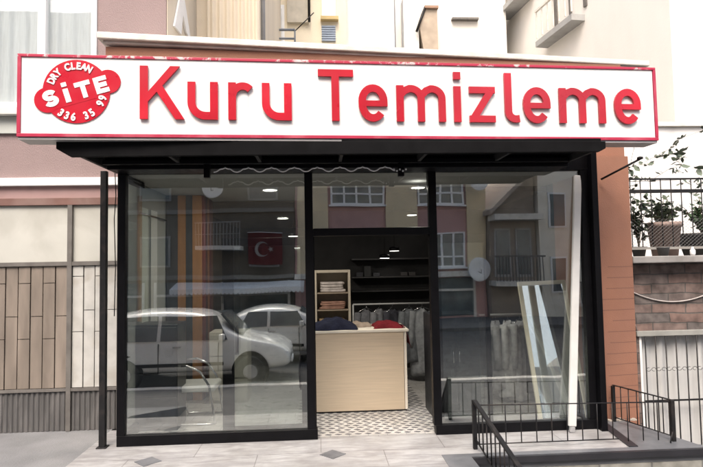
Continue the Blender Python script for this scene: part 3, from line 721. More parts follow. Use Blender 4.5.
downlight(1.21, 0.71, 2.698, 'round lit ceiling light above the open doorway', .09, 9)
pendant(1.56, 3.2, 2.58, 'highest lit spot at the right of the dark doorway ceiling', .08)
shf = Thing('dark_shelf_unit', (.9, 3.5, 0), 'dark wall shelving barely visible behind the open doorway', 'shelf')
for z in (1.55, 1.32, 1.85): shf.part('board', MB().box(.55, 1.9, 3.3, 3.595, z, z+.022), mat('dark_shelf_board', (.03, .028, .028), .5))
for k in range(5):
    x = .62+.14*k+(.33 if k > 2 else 0)+random.uniform(0, .03); h = random.uniform(.05, .2)
    single('storage_box', MB().box(x, x+.11, 3.33, 3.5, 1.573, 1.573+h), mat('box_card', random.choice(((.02, .02, .02), (.04, .035, .035), (.03, .03, .035))), .7), (x, 3.4, 1.573), 'small dark storage box on the shelf behind the doorway', 'box', 'boxes on the dark shelf', bevel=.004)

# ---------------------------------------------------------------- low railing round the stairwell
rt = Thing('stair_railing', (1.48, -.5, 0), 'low black iron railing guarding the slab edge and steps beside the shop', 'railing')
fl = Vector((1.475, -.5, 0)); fr_ = Vector((3.45, -.5, 0)); bk = Vector((3.24, .20, 0))
def pst(p, h, r_=.016, z0=.004): return MB().box(p.x-r_, p.x+r_, p.y-r_, p.y+r_, z0, h)
rt.part('post', pst(fl, .465, .019), RAIL, bevel=.003); rt.part('post', pst(fr_, .40, .019), RAIL, bevel=.003); rt.part('post', pst(bk, .39, .017), RAIL, bevel=.003)
rt.part('top_rail', MB().tube([fl+Vector((0, 0, .415)), fr_+Vector((0, 0, .382))], .006, 6), RAIL)
rt.part('bottom_rail', MB().tube([fl+Vector((0, 0, .045)), fl+Vector((1.42, 0, .045))], .006, 6), RAIL)
for k in range(12):
    q = (k+1)/13*(1.975); z0 = .045 if q < 1.43 else .02
    zt = .415-.033*q/1.975
    rt.part('baluster', MB().tube([fl+Vector((q, 0, z0)), fl+Vector((q, 0, zt))], .006, 6), RAIL)
rt.part('top_rail', MB().box(-.012, .012, 0, (bk-fr_).length, -.004, .004, Matrix.Translation(fr_+Vector((0, 0, .40))) @ Matrix.Rotation(math.atan2(-(bk-fr_).x, (bk-fr_).y), 4, 'Z')), RAIL)
rt.part('bottom_rail', MB().tube([fr_+Vector((0, 0, .05)), bk+Vector((0, 0, .05))], .006, 6), RAIL)
for k in range(6):
    p = fr_.lerp(bk, (k+1)/7); rt.part('baluster', MB().tube([p+Vector((0, 0, .05)), p+Vector((0, 0, .395))], .006, 6), RAIL)
rt.part('brace', MB().tube([fr_+Vector((0, 0, .12)), fr_+Vector((-.07, -.06, .01))], .007, 6), RAIL)
# sloping handrail coming down the steps on the left
a0 = Vector((1.475, -.52, .465)); a1 = Vector((1.72, -2.03, -.186))
dv = (a1-a0)
Th = Matrix.Translation(a0) @ dv.to_track_quat('Y', 'Z').to_matrix().to_4x4()
rt.part('handrail', MB().box(-.021, .021, 0, dv.length, -.012, .012, Th), RAIL, bevel=.004)
b0 = a0+Vector((0, 0, -.36)); 
rt.part('lower_string', MB().tube([b0, b0+dv], .008, 6), RAIL)
for k in range(1, 19):
    p = a0+dv*(k/19.); rt.part('baluster', MB().tube([p, p+Vector((0, 0, -.36))], .007, 6), RAIL)
# rubble at the pillar's foot
rbm = mat('mortar_crumb', (.42, .38, .33), .9, .2, 20)
mbr = MB()
for k in range(22):
    x = random.uniform(3.12, 3.5); y = random.uniform(.2, .235); s = random.uniform(.01, .028)
    ring = [(x+s*math.cos(a)*random.uniform(.7, 1.2), y+s*math.sin(a)*random.uniform(.5, 1)) for a in [i*PI/3 for i in range(6)]]
    mbr.prism(ring, .004, .004+s*random.uniform(.5, 1), 'xy')
tag(mbr.build('mortar_rubble', rbm), 'loose mortar crumbs along the foot of the terracotta pillar', 'rubble', kind='stuff')
single('wall_bracket', MB().tube([(3.22, .22, 2.70), (3.46, -.15, 2.86)], .012, 8).lathe([(.001, -.02), (.03, -.01), (.03, .01), (.001, .02)], (3.46, -.15, 2.87), 10), RAIL, (3.22, .2, 2.7), 'short black rod sticking out of the terracotta pillar below the sign', 'bracket')

# ---------------------------------------------------------------- left neighbour
N = Thing('mauve_neighbour_building', (-5, .6, 0), 'mauve stuccoed building with metal slat panels left of the shop', 'building')
N.part('upper_wall', MB().box(-9, -3.75, .62, 9, 2.83, 11).box(-2.52, -1.74, .62, 9, 2.83, 11).box(-3.75, -2.52, .62, 9, 2.83, 3.62).box(-3.75, -2.52, .62, 9, 5.6, 11), PINK)
BROWN = mat('brown_painted_beam', (.16, .085, .07), .7, .15, 5, stain=.5, stain_col=(.24, .17, .15))
N.part('lower_wall', MB().box(-9, -2.26, .62, 9, 2.60, 2.735), mat('mauve_band', (.33, .22, .21), .85, .06, 4, stain=.3))
N.part('white_band', MB().box(-9, -2.26, .57, 9, 2.737, 2.828), WHITEP, bevel=.006)
N.part('beam', MB().box(-9, -2.26, .585, .9, 2.515, 2.598), BROWN, bevel=.004)
GFR = mat('grey_steel_frame', (.13, .12, .11), .6, .2, 8)
def wpanel(c, st): return mat('painted_sheet', c, .6, .08, 2.5, stain=st, stain_col=(.32, .31, .27))
WPN = wpanel((.47, .47, .43), .55)
bays = [(-4.75, -3.62), (-3.57, -2.81), (-2.765, -2.27)]
bays = [(-5.6, -4.22), (-4.17, -2.82), (-2.77, -2.275)]
vf = MB()
for x in (-5.65, -4.22, -2.82): vf.box(x, x+.05, .575, .66, .0, 2.514)
vf.box(-9, -2.27, .58, .66, 1.83, 1.875); vf.box(-9, -2.27, .58, .66, .435, .465); vf.box(-2.272, -2.262, .58, .9, 0, 2.514)
N.part('panel_frame', vf, GFR)
TANS = mat('tan_slat', (.19, .158, .13), .65, .22, 3, stain=.35, stain_col=(.36, .30, .25), stretch=(3, 3, .6))
WHS = mat('white_slat', (.47, .465, .44), .6, .12, 7, stain=.6, stain_col=(.34, .31, .27))
DKS = mat('dark_corrugated_sheet', (.095, .092, .09), .55, .2, 5, stain=.6, stain_col=(.17, .16, .155), stretch=(4, 4, .8))
for i, (x0, x1) in enumerate(bays):
    N.part('sheet_panel', MB().box(x0, x1, .618, .65, 1.876, 2.512), WPN)
    mb = MB(); nsl = round((x1-x0)/(.135 if i < 2 else .118)); wsl = (x1-x0)/nsl
    zj = []
    for k in range(nsl):
        z = .468; off = (.55, .80, .55, .80)[k % 4] if i < 2 else (.62, .86)[k % 2]
        cuts = [.468, .468+off]+[.468+off+.62*(j+1) for j in range(4)]
        cuts = [c for c in cuts if c < 1.76]+[1.828]
        for a, b_ in zip(cuts[:-1], cuts[1:]): mb.box(x0+k*wsl+.006, x0+(k+1)*wsl-.006, .60+.004*(k % 2), .63, a+.004, b_-.004)
    N.part('slat_panel', mb, TANS if i < 2 else WHS)
    N.part('slat_backing', MB().box(x0, x1, .632, .65, .467, 1.83), GFR)
    cr = MB(); nk = int((x1-x0)/.055)
    for k in range(nk):
        xx = x0+k*(x1-x0)/nk; cr.prism([(xx, .64), (xx, .612), (xx+.012, .598), (xx+.032, .598), (xx+.044, .612), (xx+(x1-x0)/nk, .612), (xx+(x1-x0)/nk, .64)], .0, .434, 'xy')
    N.part('corrugated_base', cr, DKS)
N.part('lower_wall', MB().box(-9, -5.65, .6, .7, 0, 2.51), PINK)
# window
wf = MB().box(-3.75, -3.69, .60, .70, 3.62, 5.6).box(-2.59, -2.525, .60, .70, 3.62, 5.6).box(-3.19, -3.10, .60, .70, 3.70, 5.53).box(-3.69, -2.59, .60, .70, 3.62, 3.70).box(-3.69, -2.59, .60, .70, 5.53, 5.6)
win = N.part('window', wf, WHITEP, bevel=.008)
N.part('pane', MB().box(-3.69, -3.19, .655, .66, 3.70, 5.53).box(-3.10, -2.59, .655, .66, 3.70, 5.53), glass('plain_window_glass', (.96, .97, .97, 1), .03, .9), win)
def curtain(x0, x1, y, z0, z1, f=34, amp=.012, n=70):
    return MB().rings([[(x0+(x1-x0)*i/n, y+amp*math.sin(f*(x0+(x1-x0)*i/n))+amp*.6*math.sin(f*2.3*i/n), z) for i in range(n+1)] for z in (z0, z1)], False, True, False)
N.part('curtain', curtain(-3.70, -2.58, .69, 3.6, 5.6), CURT, win)
N.part('window_sill', MB().box(-9, -2.50, .50, .619, 3.535, 3.617), mat('white_stone_sill', (.62, .61, .57), .7, .06, 5, stain=.4, stain_col=(.45, .42, .38)), win, bevel=.006)
N.part('sill_band', MB().box(-9, -2.50, .585, .619, 3.34, 3.53), mat('greenish_band', (.45, .47, .44), .8, .06, 5))
N.part('fill_wall', MB().box(-9, -2.27, .66, .9, 0, 2.514), INDARK)

# ---------------------------------------------------------------- buildings rising behind the shop
P_ = Thing('cream_apartment_block', (-.5, 2.6, 3), 'cream plastered apartment block rising directly behind the roof ledge', 'building')
P_.part('wall', MB().box(-1.738, -.80, 2.2, 9, 3.12, 12), CREAM)
cl_ = MB().rings([[(-1.55+(.75)*i/50, 2.08+.02*math.sin(i*.9), z) for i in range(51)] for z in (4.2, 9)], False, True, False)
P_.part('balcony_curtain', cl_, mat('beige_canvas', (.60, .53, .42), .9, .04, 2))
sh = MB()
sh.prism([(.86, 4.72), (1.15, 5.25), (1.35, 5.3), (1.75, 4.85), (1.45, 4.9), (1.28, 5.05), (1.18, 4.75)], -1.725, -1.70, 'yz')
single('hanging_cloth', sh, WHITEP, (-1.71, 1.3, 4.8), 'white folded cloth hanging on the cream wall above the ledge', 'cloth')
P_.part('return_wall', MB().box(-1.738, -1.728, .64, 2.198, 4.2, 12), CREAM)
P_.part('downpipe', MB().tube([(-.775, 2.3, 3.2), (-.775, 2.3, 11)], .035), mat('grey_pipe', (.3, .3, .3), .5))
Q_ = Thing('cream_balcony_building', (0, 7, 3), 'pale cream building with small balcony and blue louvre behind the ledge', 'building')
YEL = mat('warm_cream_plaster', (.78, .70, .54), .9, .03, 2, bump=.2)
Q_.part('wall', MB().box(-1.3, .75, 7.0, 14, 3.12, 14), YEL)
Q_.part('wall', MB().box(.752, 1.95, 7.3, 13.1, 3.12, 14), PALE)
Q_.part('balcony_slab', MB().box(-1.15, -.42, 6.1, 6.998, 6.55, 6.66), LEDGE)
Q_.part('balcony_rail', MB().tube([(-1.1, 6.3, 7.05), (-.45, 6.3, 7.05)], .03).tube([(-1.1, 6.3, 6.85), (-.45, 6.3, 6.85)], .025).tube([(-1.1, 6.3, 6.6), (-1.1, 6.3, 7.05)], .02).tube([(-.45, 6.3, 6.6), (-.45, 6.3, 7.05)], .02), mat('grey_blue_rail', (.16, .18, .2), .5))
Q_.part('clothes_pole', MB().tube([(-.45, 6.3, 7.02), (-.02, 6.3, 7.45)], .012), RAIL)
wn = Q_.part('balcony_door', MB().box(-1.12, -.72, 6.97, 6.998, 6.7, 7.95), WHITEP)
Q_.part('pane', MB().box(-1.07, -.77, 6.955, 6.968, 6.8, 7.85), mat('pale_blind', (.66, .66, .64), .6), wn)
Q_.part('recess_sheet', MB().box(-.65, -.14, 6.9, 6.998, 7.5, 8.6), mat('recess_beige', (.5, .46, .38), .9))  # flat darker beige sheet added on the wall in place of a recess
Q_.part('downpipe', MB().tube([(-.13, 6.88, 7.5), (-.13, 6.88, 12)], .03), RAIL)
lv = MB()
for k in range(7): lv.box(.16, .49, 6.95, 6.995, 7.08+.055*k, 7.115+.055*k)
Q_.part('louvre', lv, mat('blue_grey_louvre', (.30, .36, .45), .5))
wn = Q_.part('window', MB().box(.17, .50, 6.95, 6.998, 7.66, 8.4), WHITEP)
Q_.part('window_sill', MB().box(.14, .56, 6.85, 6.998, 7.56, 7.64), mat('ochre_sill', (.55, .42, .2), .8), wn)
Rb = Thing('pale_corner_building', (5, 14, 0), 'bleached pale building with a beige balcony side in the middle distance', 'building')
Rb.part('wall', MB().box(3.0, 7.2, 14, 24, -.8, 22), PALE)
Rb.part('balcony_side', MB().prism([(3.9, 9.3), (4.42, 9.3), (4.42, 10.9), (3.98, 10.9), (3.78, 10.2)], 13.3, 13.998, 'xz'), mat('beige_render', (.40, .33, .26), .85, .15, 3))
Rb.part('balcony_coping', MB().box(3.95, 4.45, 13.2, 13.998, 10.91, 11.0), mat('brown_coping', (.32, .2, .14), .8))
Rb.part('drain_rod', MB().tube([(3.64, 13.25, 10.05), (3.97, 13.25, 10.95)], .045), RAIL)
Rb.part('balcony_slab', MB().box(3.2, 3.75, 13.4, 13.998, 9.4, 11.4), mat('white_balcony_wall', (.74, .72, .68), .8))
Rb.part('ledge', MB().box(5.1, 6.1, 13.8, 13.998, 10.78, 10.85), GFR)
Sb = Thing('white_side_building', (10, 9, 0), 'bleached white building with receding balconies at the upper right', 'building')
ang = math.atan2(.37, 2.9)
Ts = Matrix.Translation((8.25, 9.2, 0)) @ Matrix.Rotation(ang*.9, 4, 'Z')
Sb.part('wall', MB().box(.0, 10, -2.6, 7, -.8, 18, Ts), PALE)
for (y0, y1, z0, dx) in ((.75, 2.9, 9.0, .45), (3.6, 5.6, 11.2, .6)):
    Sb.part('balcony_slab', MB().box(-dx, -.002, y0, y1, z0, z0+.19, Ts), mat('grey_balcony_edge', (.36, .36, .35), .8, .1, 4))
    br_ = MB()
    for k in range(7): br_.box(-dx+.02, -dx+.06, y0+.05+k*(y1-y0-.1)/6-.02, y0+.05+k*(y1-y0-.1)/6+.02, z0+.281, z0+1.2, Ts)
    br_.box(-dx, -dx+.08, y0, y1, z0+1.201, z0+1.27, Ts)
    Sb.part('balcony_rail', br_, LEDGE)
wn = Sb.part('window_frame', MB().box(-.05, -.002, .6, .75, 9.4, 12, Ts).box(-.05, -.002, 1.4, 1.5, 9.4, 12, Ts).box(-.05, -.002, 2.2, 2.35, 9.4, 12, Ts).box(-.05, -.002, .75, 2.2, 10.6, 10.7, Ts), GFR)

# ---------------------------------------------------------------- right neighbour: brick basement, terrace, barred door
K = Thing('brick_terrace_building', (5, .5, -2.05), 'reddish stone brick basement with a raised terrace right of the shop', 'building')
RBR = brickmat('old_stone_brick', (.18, .115, .095), (.14, .12, .112), (.085, .078, .072), 1, .42, .115, .008, var=.55, bump=.8)
K.part('brick_wall', MB().box(3.615, 7.2, .50, .9, .93, 1.735), RBR)
K.part('brick_wall', MB().box(3.615, 3.745, .50, .9, -2.05, .928), RBR)
K.part('brick_wall', MB().box(5.3, 7.2, .50, .9, -2.05, .928), RBR)
K.part('coping', MB().box(3.60, 7.3, .30, 3.9, 1.74, 1.82), mat('grey_coping', (.27, .26, .25), .8, .15, 6, stain=.6, stain_col=(.16, .15, .14)), bevel=.01)
K.part('lintel', MB().box(3.70, 5.4, .46, .52, .885, .945), mat('grey_lintel', (.26, .26, .24), .8, .15, 6), bevel=.005)
K.part('terrace_floor', MB().box(3.61, 7.2, .9, 3.9, 1.4, 1.739), conc)
bd = Thing('barred_door', (4.5, .5, -1.6), 'black iron barred gate over white curtain below the brick wall', 'gate')
bars = MB()
for k in range(12):
    x = 3.80+k*.125
    bd.part('bar', MB().tube([(x, .47, -2.0), (x, .47, .883)], .0085, 6), RAIL)
for z in (.15-.02, -.75): bd.part('cross_bar', MB().box(3.76, 5.28, .462, .478, z, z+.018), RAIL)
sc_ = MB()
for k in range(24):
    x = 3.83+k*.0625
    sc_.tube([(x+.026*math.cos(a), .474, .50+.02*math.sin(a)*(1 if k % 2 else -1)) for a in [i*PI/5 for i in range(9)]], .003, 5)
bd.part('scroll_band', sc_, RAIL)
bd.part('frame', MB().box(3.748, 3.775, .50, .56, -2.05, .884), WHITEP)
single('white_curtain', curtain(3.775, 5.3, .60, -2.05, .884, 26, .02, 120), mat('white_curtain_cloth', (.52, .52, .51), .9, .05, 5, stretch=(8, 8, .4)), (4.5, .6, -2.05), 'white pleated curtain hanging behind the iron bars', 'curtain')
cb_pts = []
for i in range(25):
    q = i/24; cb_pts.append((3.63+q*1.15, .485, 1.43-.26*4*q*(1-q)*.62-.0*q+.02*q))
cb_pts = [(3.72, .487, .95), (3.64, .486, 1.2)]+cb_pts
single('hanging_cable', MB().tube(cb_pts, .008, 6), mat('pale_cable', (.42, .38, .36), .6), (4, .48, 1.2), 'pale cable sagging across the brick wall above the gate', 'cable')
fe = Thing('terrace_railing', (4.6, .6, 1.82), 'black iron railing with mesh along the raised brick terrace', 'railing')
fe.part('top_rail', MB().box(3.66, 7.2, .59, .61, 2.745, 2.765), RAIL)
fe.part('top_rail', MB().box(3.66, 7.2, .58, .62, 2.585, 2.625), RAIL)
fe.part('bottom_rail', MB().box(3.66, 7.2, .585, .615, 1.90, 1.93), mat('weathered_rail', (.25, .24, .22), .7))
for k in range(28):
    x = 3.78+k*.128; fe.part('bar', MB().tube([(x, .60, 1.93), (x, .60, 2.745)], .007, 6), RAIL)
ms = MB()
for k in range(70):
    for s in (1, -1):
        x = 3.70+k*.05; x2 = x+s*.42
        a, b_ = (x, 1.93), (x2, 2.27)
        if x2 < 3.68: f_ = (x-3.68)/.42; b_ = (3.68, 1.93+.34*f_)
        if x2 > 7.2: continue
        ms.tube([(a[0], .585, a[1]), (b_[0], .585, b_[1])], .0016, 3, False, False)
fe.part('mesh', ms, mat('mesh_wire', (.07, .07, .07), .5))
W_ = Thing('white_rear_building', (8, 4.2, 1.4), 'bleached white building behind the planted terrace', 'building')
W_.part('wall', MB().box(3.62, 20, 4.2, 6.2, 1.0, 4.27), PALE)
W_.part('cornice', MB().box(6.1, 20, 4.05, 4.198, 4.28, 4.36), LEDGE)
tile_w = mat('flaking_white_plaster', (.72, .71, .69), .9, .05, 3, stain=.5, stain_col=(.48, .47, .45))
W_.part('lower_facing', MB().box(3.62, 20, 4.12, 4.198, 1.8, 4.27), tile_w)
single('wall_wire', MB().tube([(3.7, 2.9, 3.02), (8, 2.9, 3.14)], .006, 5), GFR, (5, 2.9, 3), 'thin horizontal wire above the planted terrace', 'wire')
# pots and plants on the terrace
LEAF = [mat('leaf_green', (.045, .085, .035), .55, .35, 12), mat('leaf_grey_green', (.10, .13, .09), .6, .3, 12), mat('leaf_dark', (.03, .05, .025), .5, .3, 12)]
STEM = mat('plant_stem', (.09, .07, .045), .8)
def leaf(mb, p, size, rnd, aspect=.55):
    d = Vector((rnd.uniform(-1, 1), rnd.uniform(-1, 1), rnd.uniform(-.7, .6))).normalized(); s = d.cross(Vector((rnd.uniform(-1, 1), rnd.uniform(-1, 1), 1))).normalized(); nrm = d.cross(s)
    a = size; b_ = size*aspect
    vs = [p, p+d*a*.3+s*b_*.45-nrm*a*.03, p+d*a*.7+s*b_*.4+nrm*a*.02, p+d*a-nrm*a*.12, p+d*a*.7-s*b_*.4+nrm*a*.02, p+d*a*.3-s*b_*.45-nrm*a*.03, p+d*a*.5+nrm*a*.05]
    mb.add(vs, [(0, 1, 6), (1, 2, 6), (2, 3, 6), (3, 4, 6), (4, 5, 6), (5, 0, 6)], True)
def plant(x, y, z, h, spread, n, lm, size, label, seed, pot=None, nm='potted_plant'):
    rnd = random.Random(seed)
    t_ = Thing(nm, (x, y, z), label, 'plant', 'plants on the brick terrace')
    z0 = z
    if pot:
        r_, ph, pm = pot
        t_.part('pot', MB().lathe([(r_*.72, 0), (r_*.95, ph*.85), (r_*1.06, ph*.86), (r_*1.08, ph), (r_*.93, ph), (r_*.9, ph*.9), (.001, ph*.88)], (x, y, z), 20), pm); z0 = z+ph*.86
    sb = MB(); lb = MB()
    for k in range(max(3, n//9)):
        a = rnd.uniform(0, 2*PI); rr = spread*rnd.uniform(.2, 1); hh = h*rnd.uniform(.55, 1); pts = []
        for i in range(6): q = i/5; pts.append(Vector((x+math.cos(a)*rr*q**1.4, y+math.sin(a)*rr*q**1.4*.7, z0+hh*q)))
        sb.tube(pts, [.006*(1-.7*i/5) for i in range(6)], 5)
        for i in range(9):
            q = rnd.uniform(.3, 1); i0 = min(4, int(q*5)); leaf(lb, pts[i0].lerp(pts[i0+1], q*5-i0), size*rnd.uniform(.7, 1.2), rnd)
    t_.part('stems', sb, STEM); t_.part('leaves', lb, lm)
TPOT = mat('pinkish_clay_pot', (.30, .22, .19), .8, .12, 6, stain=.4); DPOT = mat('dark_pot', (.05, .05, .05), .6); LP = mat('olive_pot', (.25, .22, .15), .7)
def basket(): pass
plant(4.35, .86, 1.82, .42, .26, 170, LEAF[1], .10, 'leafy plant in the wide clay pot behind the terrace railing', 1, (.20, .42, TPOT))
plant(4.0, .84, 1.82, .62, .17, 130, LEAF[2], .09, 'dark leggy plant in a small pot beside the terracotta pillar', 2, (.09, .12, DPOT))
plant(4.92, .95, 1.82, .50, .32, 330, LEAF[0], .075, 'dense bushy plant in the broad dark planter on the terrace', 3, (.30, .28, DPOT))
plant(5.75, 1.05, 1.82, .60, .3, 250, LEAF[0], .08, 'bushy plant farthest right along the terrace railing', 4, (.2, .28, TPOT))
single('garden_pot', MB().lathe([(.05, 0), (.07, .09), (.075, .1), (.065, .1), (.06, .09), (.001, .085)], (4.06, .45, 1.821), 16), DPOT, (4.06, .45, 1.82), 'small empty black pot on the coping outside the railing', 'pot')
single('white_bottle', MB().lathe([(.025, 0), (.03, .02), (.03, .06), (.012, .085), (.012, .1), (.001, .101)], (4.42, .45, 1.821), 14), WHITEP, (4.42, .45, 1.82), 'small white bottle on the coping beside the black pot', 'bottle')
# climbing vine over the railing and up to the right of the sign
rnd = random.Random(5); vb = MB(); vl = MB()
for (x, z, dx, dz) in ((3.95, 2.6, .9, .55), (4.1, 2.3, -.1, 1.2), (4.6, 2.9, 1.2, .3), (4.3, 3.1, 1.4, .75), (4.9, 2.5, .4, 1.2), (4.5, 2.75, 1.5, -.1), (3.9, 2.95, .8, .2)):
    pts = [Vector((x+dx*i/7+rnd.uniform(-.04, .04), .9+rnd.uniform(-.1, .25), z+dz*i/7+rnd.uniform(-.05, .05))) for i in range(8)]
    vb.tube(pts, .0025, 4)
    for i in range(34):
        q = rnd.uniform(0, 6.99); i0 = int(q); leaf(vl, pts[i0].lerp(pts[i0+1], q-i0), rnd.uniform(.04, .12), rnd, .7)
vt = Thing('climbing_vine', (4.2, .9, 1.82), 'sparse climbing vine with scattered leaves right of the sign', 'vine')
vt.part('stems', vb, mat('pale_vine_stem', (.35, .33, .28), .8)); vt.part('leaves', vl, LEAF[1])

# ---------------------------------------------------------------- the other side of the street (seen in the glass)
OC = mat('street_cream_plaster', (.74, .62, .42), .9, .05, 1.5, stain=.3, stain_col=(.5, .42, .3)); OP = mat('street_pink_plaster', (.52, .33, .31), .9, .06, 1.5, stain=.3)
OB = mat('weathered_brown_plaster', (.34, .29, .24), .9, .15, 1.5, stain=.5); OW = PALE
A_ = Thing('street_apartment_building', (-2, -18, -.7), 'cream and pink apartment building with white windows across the street', 'building')
Yf = -18.0
A_.part('wall', MB().box(-1.0, 7.42, -28, Yf-.10, ROADZ, 14.6), OP)
pil = [(-.9, .45), (2.98, 4.40), (6.55, 7.42)]
for a, b_ in pil: A_.part('pilaster', MB().box(a, b_, Yf-.098, Yf+.05, 1.35, 14.6), OC)
A_.part('band', MB().box(-1.0, 7.42, Yf-.098, Yf+.12, 1.12, 1.345), LEDGE)
fr0 = None
for (x0, x1) in ((.57, 2.92), (4.45, 6.45)):
    for fl_ in range(5):
        z0 = 1.57+2.83*fl_
        m_ = MB(); n_ = 4
        for k in range(n_+1): xx = x0+(x1-x0-.08)*k/n_; m_.box(xx, xx+.08, Yf-.096, Yf-.02, z0, z0+1.5)
        for zz in (z0-.06, z0+.38, z0+1.48): m_.box(x0, x1, Yf-.094, Yf-.015, zz, zz+.07)
        m_.box(x0-.08, x1+.08, Yf-.094, Yf+.1, z0-.13, z0-.062)
        wn = A_.part('window', m_, WHITEP)
        A_.part('pane', MB().box(x0+.04, x1-.04, Yf-.08, Yf-.07, z0, z0+1.48), WINGLASS, wn)
# shops at the ground floor
for x0, x1 in ((-.4, 2.9), (3.3, 6.9)):
    f_ = A_.part('shopfront', MB().box(x0, x0+.1, Yf-.098, Yf, -.67, 1.1).box(x1-.1, x1, Yf-.098, Yf, -.67, 1.1).box((x0+x1)/2-.05, (x0+x1)/2+.05, Yf-.098, Yf, -.67, 1.1).box(x0, x1, Yf-.097, Yf-.01, .5, .6), LEDGE)
    A_.part('pane', MB().box(x0+.05, x1-.05, Yf-.09, Yf-.07, -.6, 1.08), WINGLASS, f_)
E_ = Thing('brown_street_building', (-9, -18, -.7), 'dark brown plastered building with railed balconies across the street', 'building')
DBR = mat('dark_brown_plaster', (.13, .115, .095), .9, .15, 1.5, stain=.4)
E_.part('wall', MB().box(-20, -1.02, -28, -18.1, ROADZ, 13.5), DBR)
for z in (1.2, 4.05, 6.9, 9.7): E_.part('floor_band', MB().box(-20, -1.03, -18.098, -17.98, z, z+.18), mat('grey_floor_band', (.22, .21, .19), .8))
for x in (-3.0, -7.6, -11.5):
    for z in (1.75, 4.6, 7.45):
        wn = E_.part('window', MB().box(x, x+1.3, -18.098, -18.03, z, z+1.35), mat('dim_window_frame', (.3, .3, .29), .6)); E_.part('pane', MB().box(x+.08, x+1.22, -18.028, -18.01, z+.08, z+1.27), WINGLASS, wn)
for x0, x1 in ((-12, -7.4), (-7.0, -1.2)):
    f_ = E_.part('shopfront', MB().box(x0, x0+.1, -18.098, -18, -.67, 1.1).box(x1-.1, x1, -18.098, -18, -.67, 1.1).box((x0+x1)/2-.05, (x0+x1)/2+.05, -18.098, -18, -.67, 1.1).box(x0, x1, -18.097, -18.01, .5, .6), LEDGE)
    E_.part('pane', MB().box(x0+.05, x1-.05, -18.09, -18.07, -.6, 1.08), WINGLASS, f_)
aw = Thing('street_shop_awning', (-3.2, -17, .6), 'white awning with scalloped edge on the shop across the street', 'awning')
AWM = mat('white_awning_cloth', (.78, .77, .74), .8, .05, 3)
aw.part('cloth', MB().prism([(-17.98, 1.08), (-16.75, .86), (-16.75, .83), (-17.98, 1.05)], -6.0, -.6, 'yz'), AWM)
sp = MB(); pts = []
nS = 34
for k in range(nS*6+1):
    x = -6.0+5.4*k/(nS*6); pts.append((x, .70-.07*abs(math.sin(PI*k/6))))
sp.prism([(-6.0, .86)]+[(p[0], p[1]) for p in pts]+[(-.6, .86)], -16.76, -16.74, 'xz')
aw.part('valance', sp, AWM)
fg = Thing('red_flag', (-2.2, -17.4, 1.9), 'red flag with white crescent and star hanging across the street', 'flag')
fg.part('cloth', MB().rings([[(-2.95+1.42*i/20, -17.5+.05*math.sin(i*.7+z), z) for i in range(21)] for z in (1.85, 2.3, 2.7, 3.12)], False, True, False), mat('flag_red', (.09, .012, .014), .8))
cr = MB(); cxx, czz = -2.35, 2.48
o_ = [(cxx+.30*math.cos(R(a)), czz+.30*math.sin(R(a))) for a in range(35, 326, 10)]; i_ = [(cxx+.07+.245*math.cos(R(a)), czz+.245*math.sin(R(a))) for a in range(318, 41, -10)]
cr.prism(o_+i_, -17.43, -17.42, 'xz')
cr.prism([(cxx+.34+(.12 if k % 2 == 0 else .048)*math.cos(R(180+36*k)), czz+(.12 if k % 2 == 0 else .048)*math.sin(R(180+36*k))) for k in range(10)], -17.43, -17.42, 'xz')
fg.part('crescent_and_star', cr, mat('flag_white', (.26, .24, .23), .8))
fg.part('cord', MB().tube([(-2.98, -17.5, 3.14), (-1.5, -17.5, 3.14)], .012), WHITEP)
def dish(x, y, z, r_, label):
    t_ = Thing('satellite_dish', (x, y, z), label, 'satellite dish', 'satellite dishes across the street')
    t_.part('dish', MB().lathe([(.02, -.06), (r_*.5, -.03), (r_*.85, .04), (r_, .09), (r_*.98, .10), (r_*.5, .0), (.01, -.03)], (x, y, z), 24, 'y'), WHITEP)
    t_.part('arm', MB().tube([(x, y-.05, z-r_*.2), (x, y+.4, z-.15), (x, y+.42, z)], .015), GFR); t_.part('mount', MB().tube([(x, y-.06, z), (x, y-.5, z-.2)], .025), GFR)
dish(6.95, -17.4, 5.25, .44, 'white satellite dish high on the cream pilaster across the street'); dish(6.9, -17.4, 1.42, .5, 'white satellite dish lower on the cream pilaster across the street'); dish(-4.35, -17.2, 5.0, .42, 'white satellite dish on the cluttered balcony across the street')
bc = Thing('street_balcony', (-4.1, -17.2, 2.6), 'white railed balcony on the apartment building across the street', 'balcony')
for z in (2.62, 5.45, 8.3):
    bc.part('slab', MB().box(-5.0, -3.2, -17.94, -16.9, z-.16, z), LEDGE)
    m_ = MB()
    for k in range(15): xx = -4.98+k*.124; m_.box(xx, xx+.03, -16.95, -16.92, z, z+.92)
    m_.box(-5.0, -3.2, -16.96, -16.90, z+.92, z+.97); m_.box(-5.0, -3.2, -16.96, -16.90, z+.45, z+.48)
    bc.part('rail', m_, mat('dull_balcony_rail', (.3, .29, .27), .7))
B_ = Thing('weathered_gabled_house', (9, -17.5, -.7), 'weathered brown gabled house with a long balcony across the street', 'building')
B_.part('wall', MB().box(7.45, 9.52, -26, -17.6, ROADZ, 4.1), OB)
B_.part('roof', MB().prism([(7.3, 4.0), (9.5, 6.0), (9.5, 5.8), (7.3, 3.8)], -26, -16.9, 'xz'), mat('roof_trim', (.42, .36, .3), .8))
B_.part('gable', MB().prism([(7.46, 4.105), (9.48, 4.105), (9.48, 5.75)], -26, -17.6, 'xz'), OB)
B_.part('balcony_slab', MB().box(7.4, 9.53, -17.598, -16.7, 3.55, 3.8), LEDGE); B_.part('balcony_slab', MB().box(7.4, 9.53, -17.598, -16.7, .75, .95), LEDGE)
m_ = MB()
for k in range(16): xx = 7.45+k*.13; m_.box(xx, xx+.03, -16.75, -16.72, .95, 1.9)
m_.box(7.4, 9.53, -16.77, -16.71, 1.9, 1.97)
